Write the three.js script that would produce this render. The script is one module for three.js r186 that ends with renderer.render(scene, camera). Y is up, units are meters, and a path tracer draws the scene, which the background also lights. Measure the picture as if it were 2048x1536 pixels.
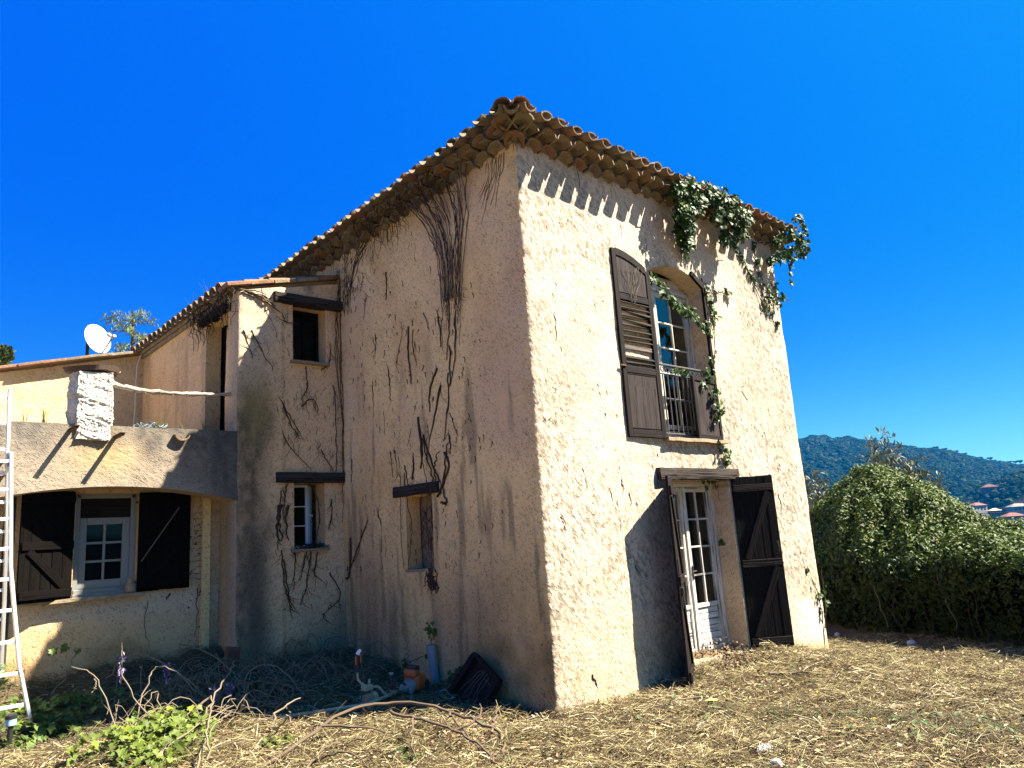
import * as THREE from 'three';
import { RoundedBoxGeometry } from 'three/addons/geometries/RoundedBoxGeometry.js';
import { mergeGeometries } from 'three/addons/utils/BufferGeometryUtils.js';

// ---------- camera, sky, sun, exposure ----------
const scene = new THREE.Scene();
const R = Math.PI / 180;
const camera = new THREE.PerspectiveCamera(54.2, 1024 / 768, 0.1, 9000);
camera.position.set(-5.023, 1.552, 5.131);
camera.rotation.set(11.654 * R, -42.811 * R, -3.909 * R, 'YXZ');
const EXPOSURE = 5.1;
const renderer = new THREE.WebGLRenderer({ antialias: true });
renderer.toneMapping = THREE.LinearToneMapping;
renderer.toneMappingExposure = EXPOSURE;
renderer.shadowMap.enabled = true;
const SUN = new THREE.Vector3(0.328, 0.57, 0.32).normalize();
{
  const W = 1024, H = 512, d = new Float32Array(W * H * 4);
  for (let j = 0; j < H; j++) for (let i = 0; i < W; i++) {
    const el = ((j + 0.5) / H - 0.5) * Math.PI, ph = ((i + 0.5) / W - 0.5) * 2 * Math.PI;
    const x = Math.cos(ph) * Math.cos(el), y = Math.sin(el), z = Math.sin(ph) * Math.cos(el);
    const g = Math.acos(Math.min(1, x * SUN.x + y * SUN.y + z * SUN.z)) / R, e = Math.max(0, el / R);
    const near = Math.exp(-g / 34), glow = Math.exp(-g / 7);
    const hz = Math.exp(-e / 5.2), hz2 = Math.exp(-e / 16);
    let r = 0.001 + 0.80 * Math.exp(-e / 3.6)  + 0.9 * glow + 0.04 * near * near;
    let gr = 0.052 + 0.12 * hz2 + 1.15 * hz + 0.80 * near + 0.6 * glow;
    let b = 0.90 + 0.09 * hz + 0.2 * near + 0.3 * glow;
    const k = 1 / EXPOSURE, o = (j * W + i) * 4;
    d[o] = r * k; d[o + 1] = gr * k; d[o + 2] = b * k; d[o + 3] = 1;
  }
  const t = new THREE.DataTexture(d, W, H, THREE.RGBAFormat, THREE.FloatType);
  t.mapping = THREE.EquirectangularReflectionMapping; t.magFilter = t.minFilter = THREE.LinearFilter; t.needsUpdate = true;
  t.name = 'sky'; scene.background = t; scene.environment = t;
}
const sun = new THREE.DirectionalLight(new THREE.Color().setRGB(1, 0.91, 0.76), 4.8);
sun.position.copy(SUN).multiplyScalar(40); sun.castShadow = true; sun.name = 'sun';
sun.shadow.mapSize.set(4096, 4096); Object.assign(sun.shadow.camera, { left: -16, right: 16, top: 16, bottom: -16, near: 1, far: 120 });
scene.add(sun, sun.target);
scene.fog = new THREE.FogExp2(new THREE.Color().setRGB(0.0, 0.36, 1.0), 0.00012);

// ---------- helpers ----------
function rng(seed) { let a = seed >>> 0; return () => { a |= 0; a = (a + 0x6d2b79f5) | 0; let t = Math.imul(a ^ (a >>> 15), 1 | a); t = (t + Math.imul(t ^ (t >>> 7), 61 | t)) ^ t; return ((t ^ (t >>> 14)) >>> 0) / 4294967296; }; }
const rnd = rng(7);
const rr = (a, b, f = rnd) => a + (b - a) * f();
const clamp = (x, a, b) => Math.min(b, Math.max(a, x));
const sm = (a, b, x) => { const t = clamp((x - a) / (b - a), 0, 1); return t * t * (3 - 2 * t); };
const lerp = (a, b, t) => a + (b - a) * t;
function hash(x, y, s) { let h = Math.imul(x, 374761393) + Math.imul(y, 668265263) + Math.imul(s, 1274126177); h = Math.imul(h ^ (h >>> 13), 1274126177); return ((h ^ (h >>> 16)) >>> 0) / 4294967296; }
function vn(x, y, s = 0, per = 0) {           // value noise, optionally periodic
  const xi = Math.floor(x), yi = Math.floor(y); let fx = x - xi, fy = y - yi;
  fx = fx * fx * fx * (fx * (fx * 6 - 15) + 10); fy = fy * fy * fy * (fy * (fy * 6 - 15) + 10);
  const m = per ? (k) => ((k % per) + per) % per : (k) => k;
  const a = hash(m(xi), m(yi), s), b = hash(m(xi + 1), m(yi), s), c = hash(m(xi), m(yi + 1), s), d = hash(m(xi + 1), m(yi + 1), s);
  return lerp(lerp(a, b, fx), lerp(c, d, fx), fy);
}
function fbm(x, y, o = 4, s = 0, per = 0) { let v = 0, a = 0.5, n = 0; for (let k = 0; k < o; k++) { v += a * vn(x, y, s + k * 17, per); n += a; a *= 0.5; x *= 2; y *= 2; per *= 2; } return v / n; }
const n3 = (x, y, z, s = 0) => (vn(x + z * 0.71, y - z * 0.53, s) + vn(y + x * 0.37 + 9.1, z + 3.7, s + 5)) / 2;

const counts = {};
function numbered(name) { const k = (counts[name] = (counts[name] ?? -1) + 1); return k ? `${name}_${String(k).padStart(3, '0')}` : name; }
function tag(o, label, category, group, kind) { if (label) o.userData.label = label; if (category) o.userData.category = category; if (group) o.userData.group = group; if (kind) o.userData.kind = kind; return o; }
function thing(name, label, category, pos = [0, 0, 0], turn = 0, group) { const o = new THREE.Group(); o.name = numbered(name); o.position.set(...pos); o.rotation.y = turn; scene.add(o); return tag(o, label, category, group); }
function mesh(name, geo, mat, parent = scene) {
  const g = Array.isArray(geo) ? join(geo) : geo;
  const m = new THREE.Mesh(g, mat); m.name = parent === scene ? numbered(name) : name; m.castShadow = m.receiveShadow = true; parent.add(m); return m;
}
function join(list) { return list.length === 1 ? list[0] : mergeGeometries(list.map((g) => { const h = g.index ? g.toNonIndexed() : g; for (const k of Object.keys(h.attributes)) if (!['position', 'normal', 'uv', 'color'].includes(k)) h.deleteAttribute(k); if (!list.every((q) => q.attributes.color)) h.deleteAttribute('color'); return h; })); }
function group(name, parent) { const o = new THREE.Group(); o.name = name; parent.add(o); return o; }
// box with chamfered edges, uv in metres, v along the longest side
function box(w, h, d, x = 0, y = 0, z = 0, { r = 0.006, rot, long } = {}) {
  const g = new RoundedBoxGeometry(w, h, d, 1, Math.min(r, w / 2.1, h / 2.1, d / 2.1));
  const p = g.attributes.position, n = g.attributes.normal, u = g.attributes.uv, L = long ?? (h >= w && h >= d ? 1 : w >= d ? 0 : 2), of = rnd() * 5;
  for (let i = 0; i < p.count; i++) {
    const c = [p.getX(i), p.getY(i), p.getZ(i)], a = [Math.abs(n.getX(i)), Math.abs(n.getY(i)), Math.abs(n.getZ(i))];
    const ax = a[0] > a[1] && a[0] > a[2] ? 0 : a[1] > a[2] ? 1 : 2, rest = [0, 1, 2].filter((k) => k !== ax);
    const v = rest.includes(L) ? L : rest[1], uu = rest[0] === v ? rest[1] : rest[0];
    u.setXY(i, c[uu] + of, c[v] + of * 1.7);
  }
  if (rot) { const e = new THREE.Euler(...rot); g.applyMatrix4(new THREE.Matrix4().makeRotationFromEuler(e)); }
  return g.translate(x, y, z);
}
const V = (x, y, z) => new THREE.Vector3(x, y, z);
// tube along points with a radius per point (tapered), few sides
function tube(pts, rad, sides = 5, closed = true) {
  const P = pts.map((p) => (p.isVector3 ? p : V(...p))), n = P.length, pos = [], nor = [], uv = [], idx = [];
  let len = 0, N = null; const rf = typeof rad === 'function' ? rad : (t) => (Array.isArray(rad) ? lerp(rad[0], rad[1], t) : rad);
  for (let i = 0; i < n; i++) {
    const T = P[Math.min(n - 1, i + 1)].clone().sub(P[Math.max(0, i - 1)]).normalize();
    if (!N) N = Math.abs(T.y) < 0.9 ? V(0, 1, 0).cross(T).normalize() : V(1, 0, 0).cross(T).normalize();
    N = N.clone().sub(T.clone().multiplyScalar(N.dot(T))).normalize(); const B = T.clone().cross(N);
    if (i) len += P[i].distanceTo(P[i - 1]);
    const r = rf(i / (n - 1));
    for (let k = 0; k <= sides; k++) { const a = (k / sides) * 2 * Math.PI, q = N.clone().multiplyScalar(Math.cos(a)).addScaledVector(B, Math.sin(a)); pos.push(P[i].x + q.x * r, P[i].y + q.y * r, P[i].z + q.z * r); nor.push(q.x, q.y, q.z); uv.push((k / sides) * 2 * Math.PI * r, len); }
    if (i) for (let k = 0; k < sides; k++) { const a = (i - 1) * (sides + 1) + k, b = a + sides + 1; idx.push(a, a + 1, b, a + 1, b + 1, b); }
  }
  if (closed) for (const e of [0, n - 1]) { const c = pos.length / 3, T = e ? P[n - 1].clone().sub(P[n - 2]).normalize() : P[0].clone().sub(P[1]).normalize(); pos.push(P[e].x, P[e].y, P[e].z); nor.push(T.x, T.y, T.z); uv.push(0, 0); for (let k = 0; k < sides; k++) { const q = e * (sides + 1) + k; e ? idx.push(c, q, q + 1) : idx.push(c, q + 1, q); } }
  const g = new THREE.BufferGeometry(); g.setAttribute('position', new THREE.Float32BufferAttribute(pos, 3)); g.setAttribute('normal', new THREE.Float32BufferAttribute(nor, 3)); g.setAttribute('uv', new THREE.Float32BufferAttribute(uv, 2)); g.setIndex(idx); return g;
}
// smooth wiggly curve through control points
function wiggle(ctrl, n, amp = 0.01, seed = 1, closeTo = null) {
  const c = new THREE.CatmullRomCurve3(ctrl.map((p) => (p.isVector3 ? p : V(...p)))), f = rng(seed * 977 + 3), out = [];
  for (let i = 0; i <= n; i++) { const p = c.getPoint(i / n); p.x += (f() - 0.5) * 2 * amp * (closeTo === 'x' ? 0.25 : 1); p.y += (f() - 0.5) * amp; p.z += (f() - 0.5) * 2 * amp * (closeTo === 'z' ? 0.25 : 1); out.push(p); }
  return out;
}
function inst(name, geo, mat, list, parent, kind = 'stuff') {
  const m = new THREE.InstancedMesh(geo, mat, list.length); m.name = parent === scene ? numbered(name) : name; m.castShadow = m.receiveShadow = true;
  const M = new THREE.Matrix4(), C = new THREE.Color();
  list.forEach((o, i) => { M.compose(o.p, o.q, o.s); m.setMatrixAt(i, M); if (o.c) { C.setRGB(...o.c); m.setColorAt(i, C); } });
  m.userData.kind = kind; parent.add(m); return m;
}
const quat = (ax, ay, az, o = 'YXZ') => new THREE.Quaternion().setFromEuler(new THREE.Euler(ax, ay, az, o));

// ---------- textures ----------
function dataTex(w, h, fn, { srgb = false, rep = [1, 1] } = {}) {
  const d = new Uint8Array(w * h * 4);
  for (let j = 0; j < h; j++) for (let i = 0; i < w; i++) { const c = fn(i, j), o = (j * w + i) * 4; if (typeof c === 'number') d[o] = d[o + 1] = d[o + 2] = clamp(c, 0, 1) * 255; else { d[o] = clamp(c[0], 0, 1) * 255; d[o + 1] = clamp(c[1], 0, 1) * 255; d[o + 2] = clamp(c[2], 0, 1) * 255; } d[o + 3] = 255; }
  const t = new THREE.DataTexture(d, w, h, THREE.RGBAFormat, THREE.UnsignedByteType); t.wrapS = t.wrapT = THREE.RepeatWrapping; t.magFilter = THREE.LinearFilter; t.minFilter = THREE.LinearMipmapLinearFilter; t.generateMipmaps = true;
  if (srgb) t.colorSpace = THREE.SRGBColorSpace; t.repeat.set(...rep); t.needsUpdate = true; return t;
}
const ST = 1024, STM = 2.4;                     // stucco tile: pixels, metres
const stH = new Float32Array(ST * ST);
{
  const f = rng(41);
  for (let j = 0; j < ST; j++) for (let i = 0; i < ST; i++) { const x = i / ST, y = j / ST; stH[j * ST + i] = 0.30 * fbm(x * 10, y * 10, 4, 3, 10) + 0.34 * fbm(x * 60 + 3 * vn(x * 8, y * 8, 9, 8), y * 60, 3, 8, 60) + 0.16 * vn(x * 240, y * 240, 21, 240); }
  for (let k = 0; k < 7000; k++) {               // trowelled flakes of render, mostly slanting
    const cx = f() * ST, cy = f() * ST, L = rr(4, 15, f), w = rr(1.6, 3.6, f), a = (f() < 0.78 ? -52 + (f() - 0.5) * 44 : f() * 180) * R, hgt = rr(0.06, 0.22, f) * (f() < 0.3 ? -1.1 : 1), ca = Math.cos(a), sa = Math.sin(a), e = Math.ceil(L + 2);
    for (let dy = -e; dy <= e; dy++) for (let dx = -e; dx <= e; dx++) {
      const u = (dx * ca + dy * sa) / L, v = (-dx * sa + dy * ca) / w, q = u * u + v * v * (v > 0 ? 2.4 : 0.8); if (q > 1) continue;
      const o = ((Math.round(cy + dy) + ST) % ST) * ST + ((Math.round(cx + dx) + ST) % ST); stH[o] += hgt * (1 - q) * (v > 0 ? 1 : 0.9);
    }
  }
  let lo = 9, hi = -9; for (const v of stH) { lo = Math.min(lo, v); hi = Math.max(hi, v); }
  for (let i = 0; i < stH.length; i++) stH[i] = (stH[i] - lo) / (hi - lo);
}
function stAt(u, v) { const x = (((u / STM) % 1) + 1) % 1 * ST, y = (((v / STM) % 1) + 1) % 1 * ST, i = Math.floor(x), j = Math.floor(y), fx = x - i, fy = y - j, i1 = (i + 1) % ST, j1 = (j + 1) % ST, ii = i % ST, jj = j % ST; return lerp(lerp(stH[jj * ST + ii], stH[jj * ST + i1], fx), lerp(stH[j1 * ST + ii], stH[j1 * ST + i1], fx), fy); }
const stC = new Float32Array(ST * ST);              // weathered cracks and pits, flake shadows painted in, each a short slanting streak
{
  const f = rng(43);
  for (let k = 0; k < 5200; k++) { const cx = f() * ST, cy = f() * ST, big = f() < 0.25, L = big ? rr(5, 12, f) : rr(1.5, 5, f), w = rr(0.8, 1.7, f), a = (f() < 0.75 ? -52 + (f() - 0.5) * 50 : f() * 180) * R, d = rr(0.35, 1, f), ca = Math.cos(a), sa = Math.sin(a), e = Math.ceil(L + 2), keep = fbm(cx / ST * 6, cy / ST * 6, 3, 88, 6); if (keep < 0.40) continue;
    for (let dy = -e; dy <= e; dy++) for (let dx = -e; dx <= e; dx++) { const u = (dx * ca + dy * sa) / L, v = (-dx * sa + dy * ca + 1.4 * Math.sin(u * 4 + k)) / w, q = u * u + v * v; if (q < 1) { const o = ((Math.round(cy + dy) + ST) % ST) * ST + ((Math.round(cx + dx) + ST) % ST); stC[o] = Math.max(stC[o], d * (1 - q * q)); } } }
  for (let i = 0; i < ST * ST; i++) stH[i] = Math.max(0, stH[i] - 0.22 * stC[i]);
}
const stuccoBump = dataTex(ST, ST, (i, j) => stH[j * ST + i]);
const stuccoMap = dataTex(ST, ST, (i, j) => {
  const h = stH[j * ST + i], x = i / ST, y = j / ST, dn = stH[((j + 3) % ST) * ST + ((i + 2) % ST)];
  let m = 0.86 + 0.28 * sm(0.2, 0.62, h) + 0.16 * (fbm(x * 5, y * 5, 4, 31, 5) - 0.5);
  m -= 0.30 * sm(0.05, 0.17, dn - h) + 0.35 * sm(0.76, 0.86, fbm(x * 90, y * 90, 2, 55, 90)); m *= 1 - 0.82 * stC[j * ST + i];   // grime in the pits, plus painted shade beside flakes and in cracks
  const w = 0.06 * (fbm(x * 7, y * 7, 3, 77, 7) - 0.5);
  m *= 0.93; return [m + w * 0.4, m * 0.985, m * (0.97 - w)];
}, {});
const woodMap = dataTex(256, 1024, (i, j) => { const x = i / 256, y = j / 1024; const g = fbm(x * 26 + 2.2 * fbm(x * 3, y * 5, 3, 3, 4), y * 4, 4, 5, 0), c = sm(0.60, 0.72, fbm(x * 40, y * 2.2, 3, 9)); const m = 0.25 + 1.15 * g - 0.4 * c + 0.2 * (fbm(x * 3, y * 9, 3, 14) - 0.5); return [m, m * 0.985, m * 0.96]; }, { rep: [3, 0.8] });
const woodBump = dataTex(256, 1024, (i, j) => { const x = i / 256, y = j / 1024; return 0.75 * fbm(x * 26 + 2.2 * fbm(x * 3, y * 5, 3, 3, 4), y * 4, 4, 5) - 0.5 * sm(0.58, 0.72, fbm(x * 40, y * 2.2, 3, 9)) + 0.3; }, { rep: [3, 0.8] });
const clayMap = dataTex(512, 512, (i, j) => { const x = i / 512, y = j / 512; const a = fbm(x * 8, y * 8, 5, 5, 8), l = sm(0.55, 0.68, fbm(x * 14, y * 14, 4, 61, 14)), m = 0.62 + 0.6 * (a - 0.3); return [lerp(m, 0.72, l * 0.55), lerp(m * 0.96, 0.74, l * 0.6), lerp(m * 0.9, 0.66, l * 0.6)]; }, { rep: [2.2, 2.2] });
const clayBump = dataTex(512, 512, (i, j) => { const x = i / 512, y = j / 512; return fbm(x * 18, y * 18, 4, 7, 18); }, { rep: [2.2, 2.2] });
const dirtMap = dataTex(1024, 1024, (i, j) => { const x = i / 1024, y = j / 1024; const a = fbm(x * 12, y * 12, 5, 71, 12), b = fbm(x * 80, y * 80, 3, 73, 80), c = fbm(x * 5, y * 5, 3, 75, 5); const m = 0.35 + 0.7 * a * b * 2; return [m * (0.95 + 0.2 * c), m * 0.92, m * (0.78 - 0.1 * c)]; }, { rep: [0.5, 0.5] });
const leafMap = dataTex(64, 64, (i, j) => { const x = i / 64 - 0.5, y = j / 64; const m = 0.86 + 0.28 * fbm(i / 7, j / 7, 3, 81) - 0.14; const vein = Math.abs(x) < 0.02 || Math.abs(Math.abs(x) * 1.3 - (y * 5 % 1) * 0.25) < 0.018 ? 0.14 : 0; return [m + vein, m + vein, m + vein * 0.4]; });

const std = (c, o = {}) => new THREE.MeshStandardMaterial({ color: new THREE.Color().setRGB(...c), roughness: 0.9, ...o });
const matte = (c, o = {}) => new THREE.MeshPhysicalMaterial({ color: new THREE.Color().setRGB(...c), roughness: 0.9, specularIntensity: 0.3, ...o });
const M = {
  stucco: std([1, 1, 1], { map: stuccoMap, bumpMap: stuccoBump, bumpScale: 0.008, vertexColors: true, roughness: 0.96 }),
  stuccoFine: std([1, 1, 1], { map: stuccoMap, bumpMap: stuccoBump, bumpScale: 0.009, vertexColors: true, roughness: 0.96 }),
  mortar: std([0.30, 0.26, 0.20], { map: clayMap, bumpMap: clayBump, bumpScale: 0.012 }),
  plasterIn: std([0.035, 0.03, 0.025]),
  wood: matte([0.013, 0.008, 0.0058], { map: woodMap, bumpMap: woodBump, bumpScale: 0.003, roughness: 0.78 }),
  woodDark: matte([0.005, 0.0036, 0.003], { map: woodMap, bumpMap: woodBump, bumpScale: 0.002, roughness: 0.85 }),
  woodGrey: std([0.13, 0.105, 0.09], { map: woodMap, bumpMap: woodBump, bumpScale: 0.005 }),
  woodBlack: matte([0.0045, 0.0032, 0.0026], { map: woodMap, bumpMap: woodBump, bumpScale: 0.002, specularIntensity: 0.15 }),
  woodPanel: matte([0.042, 0.031, 0.029], { map: woodMap, bumpMap: woodBump, bumpScale: 0.003, roughness: 0.7 }),
  beam: matte([0.048, 0.038, 0.032], { map: woodMap, bumpMap: woodBump, bumpScale: 0.008 }),
  paint: std([0.58, 0.57, 0.52], { map: woodMap, bumpMap: woodBump, bumpScale: 0.0012, roughness: 0.6 }),
  paintClean: std([0.62, 0.61, 0.57], { bumpMap: woodBump, bumpScale: 0.0012, roughness: 0.55 }),
  glass: new THREE.MeshPhysicalMaterial({ color: new THREE.Color().setRGB(0.86, 0.9, 0.9), roughness: 0.03, transmission: 1, thickness: 0, ior: 2.0, specularIntensity: 1 }),
  paintShaded: std([0.17, 0.175, 0.165], { bumpMap: woodBump, bumpScale: 0.0012, roughness: 0.6 }),  // pale window paint darkened, shade of the recess put into its colour
  glassDark: new THREE.MeshPhysicalMaterial({ color: new THREE.Color().setRGB(0.12, 0.14, 0.16), roughness: 0.05, transmission: 1, thickness: 0, ior: 1.25 }),
  glassDim: new THREE.MeshPhysicalMaterial({ color: new THREE.Color().setRGB(0.8, 0.85, 0.85), roughness: 0.04, transmission: 1, thickness: 0, ior: 1.5 }),
  ironPale: std([0.075, 0.07, 0.066], { roughness: 0.6, metalness: 0.3 }),
  iron: std([0.05, 0.042, 0.038], { roughness: 0.55, metalness: 0.5 }),
  rust: std([0.10, 0.05, 0.03], { roughness: 0.85, metalness: 0.3, bumpMap: clayBump, bumpScale: 0.002 }),
  sill: std([0.34, 0.27, 0.18], { map: clayMap, bumpMap: clayBump, bumpScale: 0.006 }),
  vine: matte([0.055, 0.036, 0.022], { roughness: 0.95, bumpMap: woodBump, bumpScale: 0.003 }),
  vineGrey: matte([0.13, 0.095, 0.065], { roughness: 0.95, bumpMap: woodBump, bumpScale: 0.003 }),
  vinePale: std([0.17, 0.132, 0.085], { roughness: 0.9, bumpMap: woodBump, bumpScale: 0.003 }),
  whiteStone: std([0.70, 0.68, 0.64], { map: clayMap, bumpMap: clayBump, bumpScale: 0.02, roughness: 0.9 }),
  alu: std([0.78, 0.78, 0.78], { metalness: 0.65, roughness: 0.42 }),
  tiles: [[0.24, 0.165, 0.095], [0.26, 0.20, 0.12], [0.22, 0.175, 0.105], [0.27, 0.145, 0.08], [0.30, 0.24, 0.15], [0.19, 0.155, 0.098], [0.31, 0.165, 0.095], [0.26, 0.22, 0.14]].map((c) => std(c, { map: clayMap, bumpMap: clayBump, bumpScale: 0.006, side: THREE.DoubleSide })),
};
const leafMat = (c, o = {}) => new THREE.MeshPhysicalMaterial({ color: new THREE.Color().setRGB(...c), map: leafMap, roughness: 0.7, specularIntensity: 0.35, transmission: 0.32, thickness: 0, side: THREE.DoubleSide, ...o });
// ---------- ground relief ----------
const D = 3.645, W = 1.427, L = 5.22;
const GP = [[0, 0, -0.035], [0.6, 0.05, -0.036], [1.2, 0.05, -0.035], [2.6, 0.1, 0.0], [2.7, -0.3, 0.14], [3.3, 0.1, 0.06], [4.2, 0.1, -0.10], [5.2, 0, -0.31], [0, -0.8, 0.03], [-0.05, -1.8, 0.08], [-0.1, -3.0, 0.25], [-0.1, -3.6, 0.34], [-0.8, -3.6, 0.33], [-1.4, -3.65, 0.30], [-1.5, -4.05, 0.56], [-2.5, -4.1, 0.53], [-3.6, -4.1, 0.49], [-5, -4.1, 0.5], [-3.4, -3.4, 0.20], [-2.3, -3.4, 0.26], [-3.3, -2.6, 0.08], [-2, -2.2, 0.07], [-1.0, -2.6, 0.2], [-1.2, -1.5, 0.05], [-0.7, -1.2, 0.05], [-2.6, -0.7, 0.03], [-1.3, 0.9, 0], [0.5, 3.5, 0], [-3.5, 1.5, 0], [-5, 5, 0], [2, 2, -0.1], [2, 5, -0.1], [4.2, 2.5, -0.22], [5.5, 1.2, -0.31], [8.2, -1.5, -0.42], [7.2, 0.6, -0.40], [6.8, 2, -0.38], [6, 5, -0.4], [9.5, 3, -0.6], [12, -6, -0.7], [6.5, -3, -0.4], [-8, -4, 0.4], [-8, 2, 0], [0, 9, 0], [10, 9, -0.7], [-7, 9, 0]];
function gBase(x, z) { let s = 0, w = 0; for (const [a, b, h] of GP) { const d2 = (x - a) ** 2 + (z - b) ** 2 + 0.02, k = 1 / (d2 * d2); s += k * h; w += k; } return s / w; }
function gy(x, z) { return gBase(x, z) - 0.17 * Math.exp(-(((x - 1.46) / 0.13) ** 2) - ((z - 0.95) / 0.10) ** 2) - 0.10 * Math.exp(-(((x - 1.28) / 0.09) ** 2) - ((z - 1.22) / 0.08) ** 2) + 0.07 * (fbm(x * 1.3 + 20, z * 1.3 + 20, 3, 11) - 0.5) + 0.05 * (fbm(x * 5 + 40, z * 5 + 40, 3, 12) - 0.5); }

// ---------- the house ----------
const house = thing('stone_house', 'old two storey house in rough beige render with a terracotta roof and dark wooden shutters', 'house');
function lines(a, b, step, marks = []) { const m = [a, ...marks.filter((k) => k > a && k < b), b].sort((p, q) => p - q), out = [a]; for (let i = 1; i < m.length; i++) { const n = Math.max(1, Math.round((m[i] - m[i - 1]) / (typeof step === 'function' ? step((m[i] + m[i - 1]) / 2) : step))); for (let k = 1; k <= n; k++) out.push(m[i - 1] + ((m[i] - m[i - 1]) * k) / n); } return out; }
function sheet({ us, vs, pos, nrm, holes = [], disp = () => 0, col, mapv = (u, v) => v }) {
  const nu = us.length, nv = vs.length, P = [], C = [], U = [], I = [], id = (i, j) => j * nu + i;
  for (let j = 0; j < nv; j++) for (let i = 0; i < nu; i++) { const u = us[i], v = mapv(us[i], vs[j]), n = nrm(u, v), p = pos(u, v), k = disp(u, v); P.push(p[0] + n[0] * k, p[1] + n[1] * k, p[2] + n[2] * k); C.push(...col(u, v)); U.push(u / STM, v / STM); }
  const gone = (i, j) => { if (i < 0 || j < 0 || i >= nu - 1 || j >= nv - 1) return null; const u = (us[i] + us[i + 1]) / 2, v = (vs[j] + vs[j + 1]) / 2; return holes.find((h) => u > h.u0 && u < h.u1 && v > h.v0 && v < h.v1) ?? null; };
  const E = [];                                    // reveal strips, with own vertices
  for (let j = 0; j < nv - 1; j++) for (let i = 0; i < nu - 1; i++) {
    const h = gone(i, j);
    if (!h) { const a = id(i, j), b = id(i + 1, j), c = id(i + 1, j + 1), d = id(i, j + 1); I.push(a, b, d, b, c, d); continue; }
    for (const [di, dj, e0, e1] of [[-1, 0, id(i, j), id(i, j + 1)], [1, 0, id(i + 1, j + 1), id(i + 1, j)], [0, -1, id(i + 1, j), id(i, j)], [0, 1, id(i, j + 1), id(i + 1, j + 1)]])
      if (i + di >= 0 && i + di < nu - 1 && j + dj >= 0 && j + dj < nv - 1 && !gone(i + di, j + dj)) E.push([e0, e1, h.depth, us[i], mapv(us[i], vs[j])]);
  }
  for (const [a, b, d, u, v] of E) {
    const n = nrm(u, v), k = P.length / 3; for (const [q, t] of [[a, 0], [b, 0], [b, 1], [a, 1]]) { P.push(P[q * 3] - n[0] * d * t, P[q * 3 + 1] - n[1] * d * t, P[q * 3 + 2] - n[2] * d * t); C.push(C[q * 3] * 0.97, C[q * 3 + 1] * 0.93, C[q * 3 + 2] * 0.86); U.push(U[q * 2] + (t * d) / STM, U[q * 2 + 1] + (t * d * 0.3) / STM); }
    I.push(k, k + 1, k + 2, k, k + 2, k + 3);
  }
  const g = new THREE.BufferGeometry(); g.setAttribute('position', new THREE.Float32BufferAttribute(P, 3)); g.setAttribute('uv', new THREE.Float32BufferAttribute(U, 2)); g.setAttribute('color', new THREE.Float32BufferAttribute(C, 3)); g.setIndex(I); g.computeVertexNormals(); return g;
}
const mix3 = (a, b, t) => [lerp(a[0], b[0], t), lerp(a[1], b[1], t), lerp(a[2], b[2], t)];
const lowf = (u, v, s) => 0.022 * (fbm(u * 1.1 + s, v * 1.1, 3, s) - 0.5) + 0.012 * (fbm(u * 4 + s, v * 4, 2, s + 3) - 0.5);
const BUFF = [0.515, 0.425, 0.325], TAN = [0.89, 0.60, 0.255];
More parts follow.
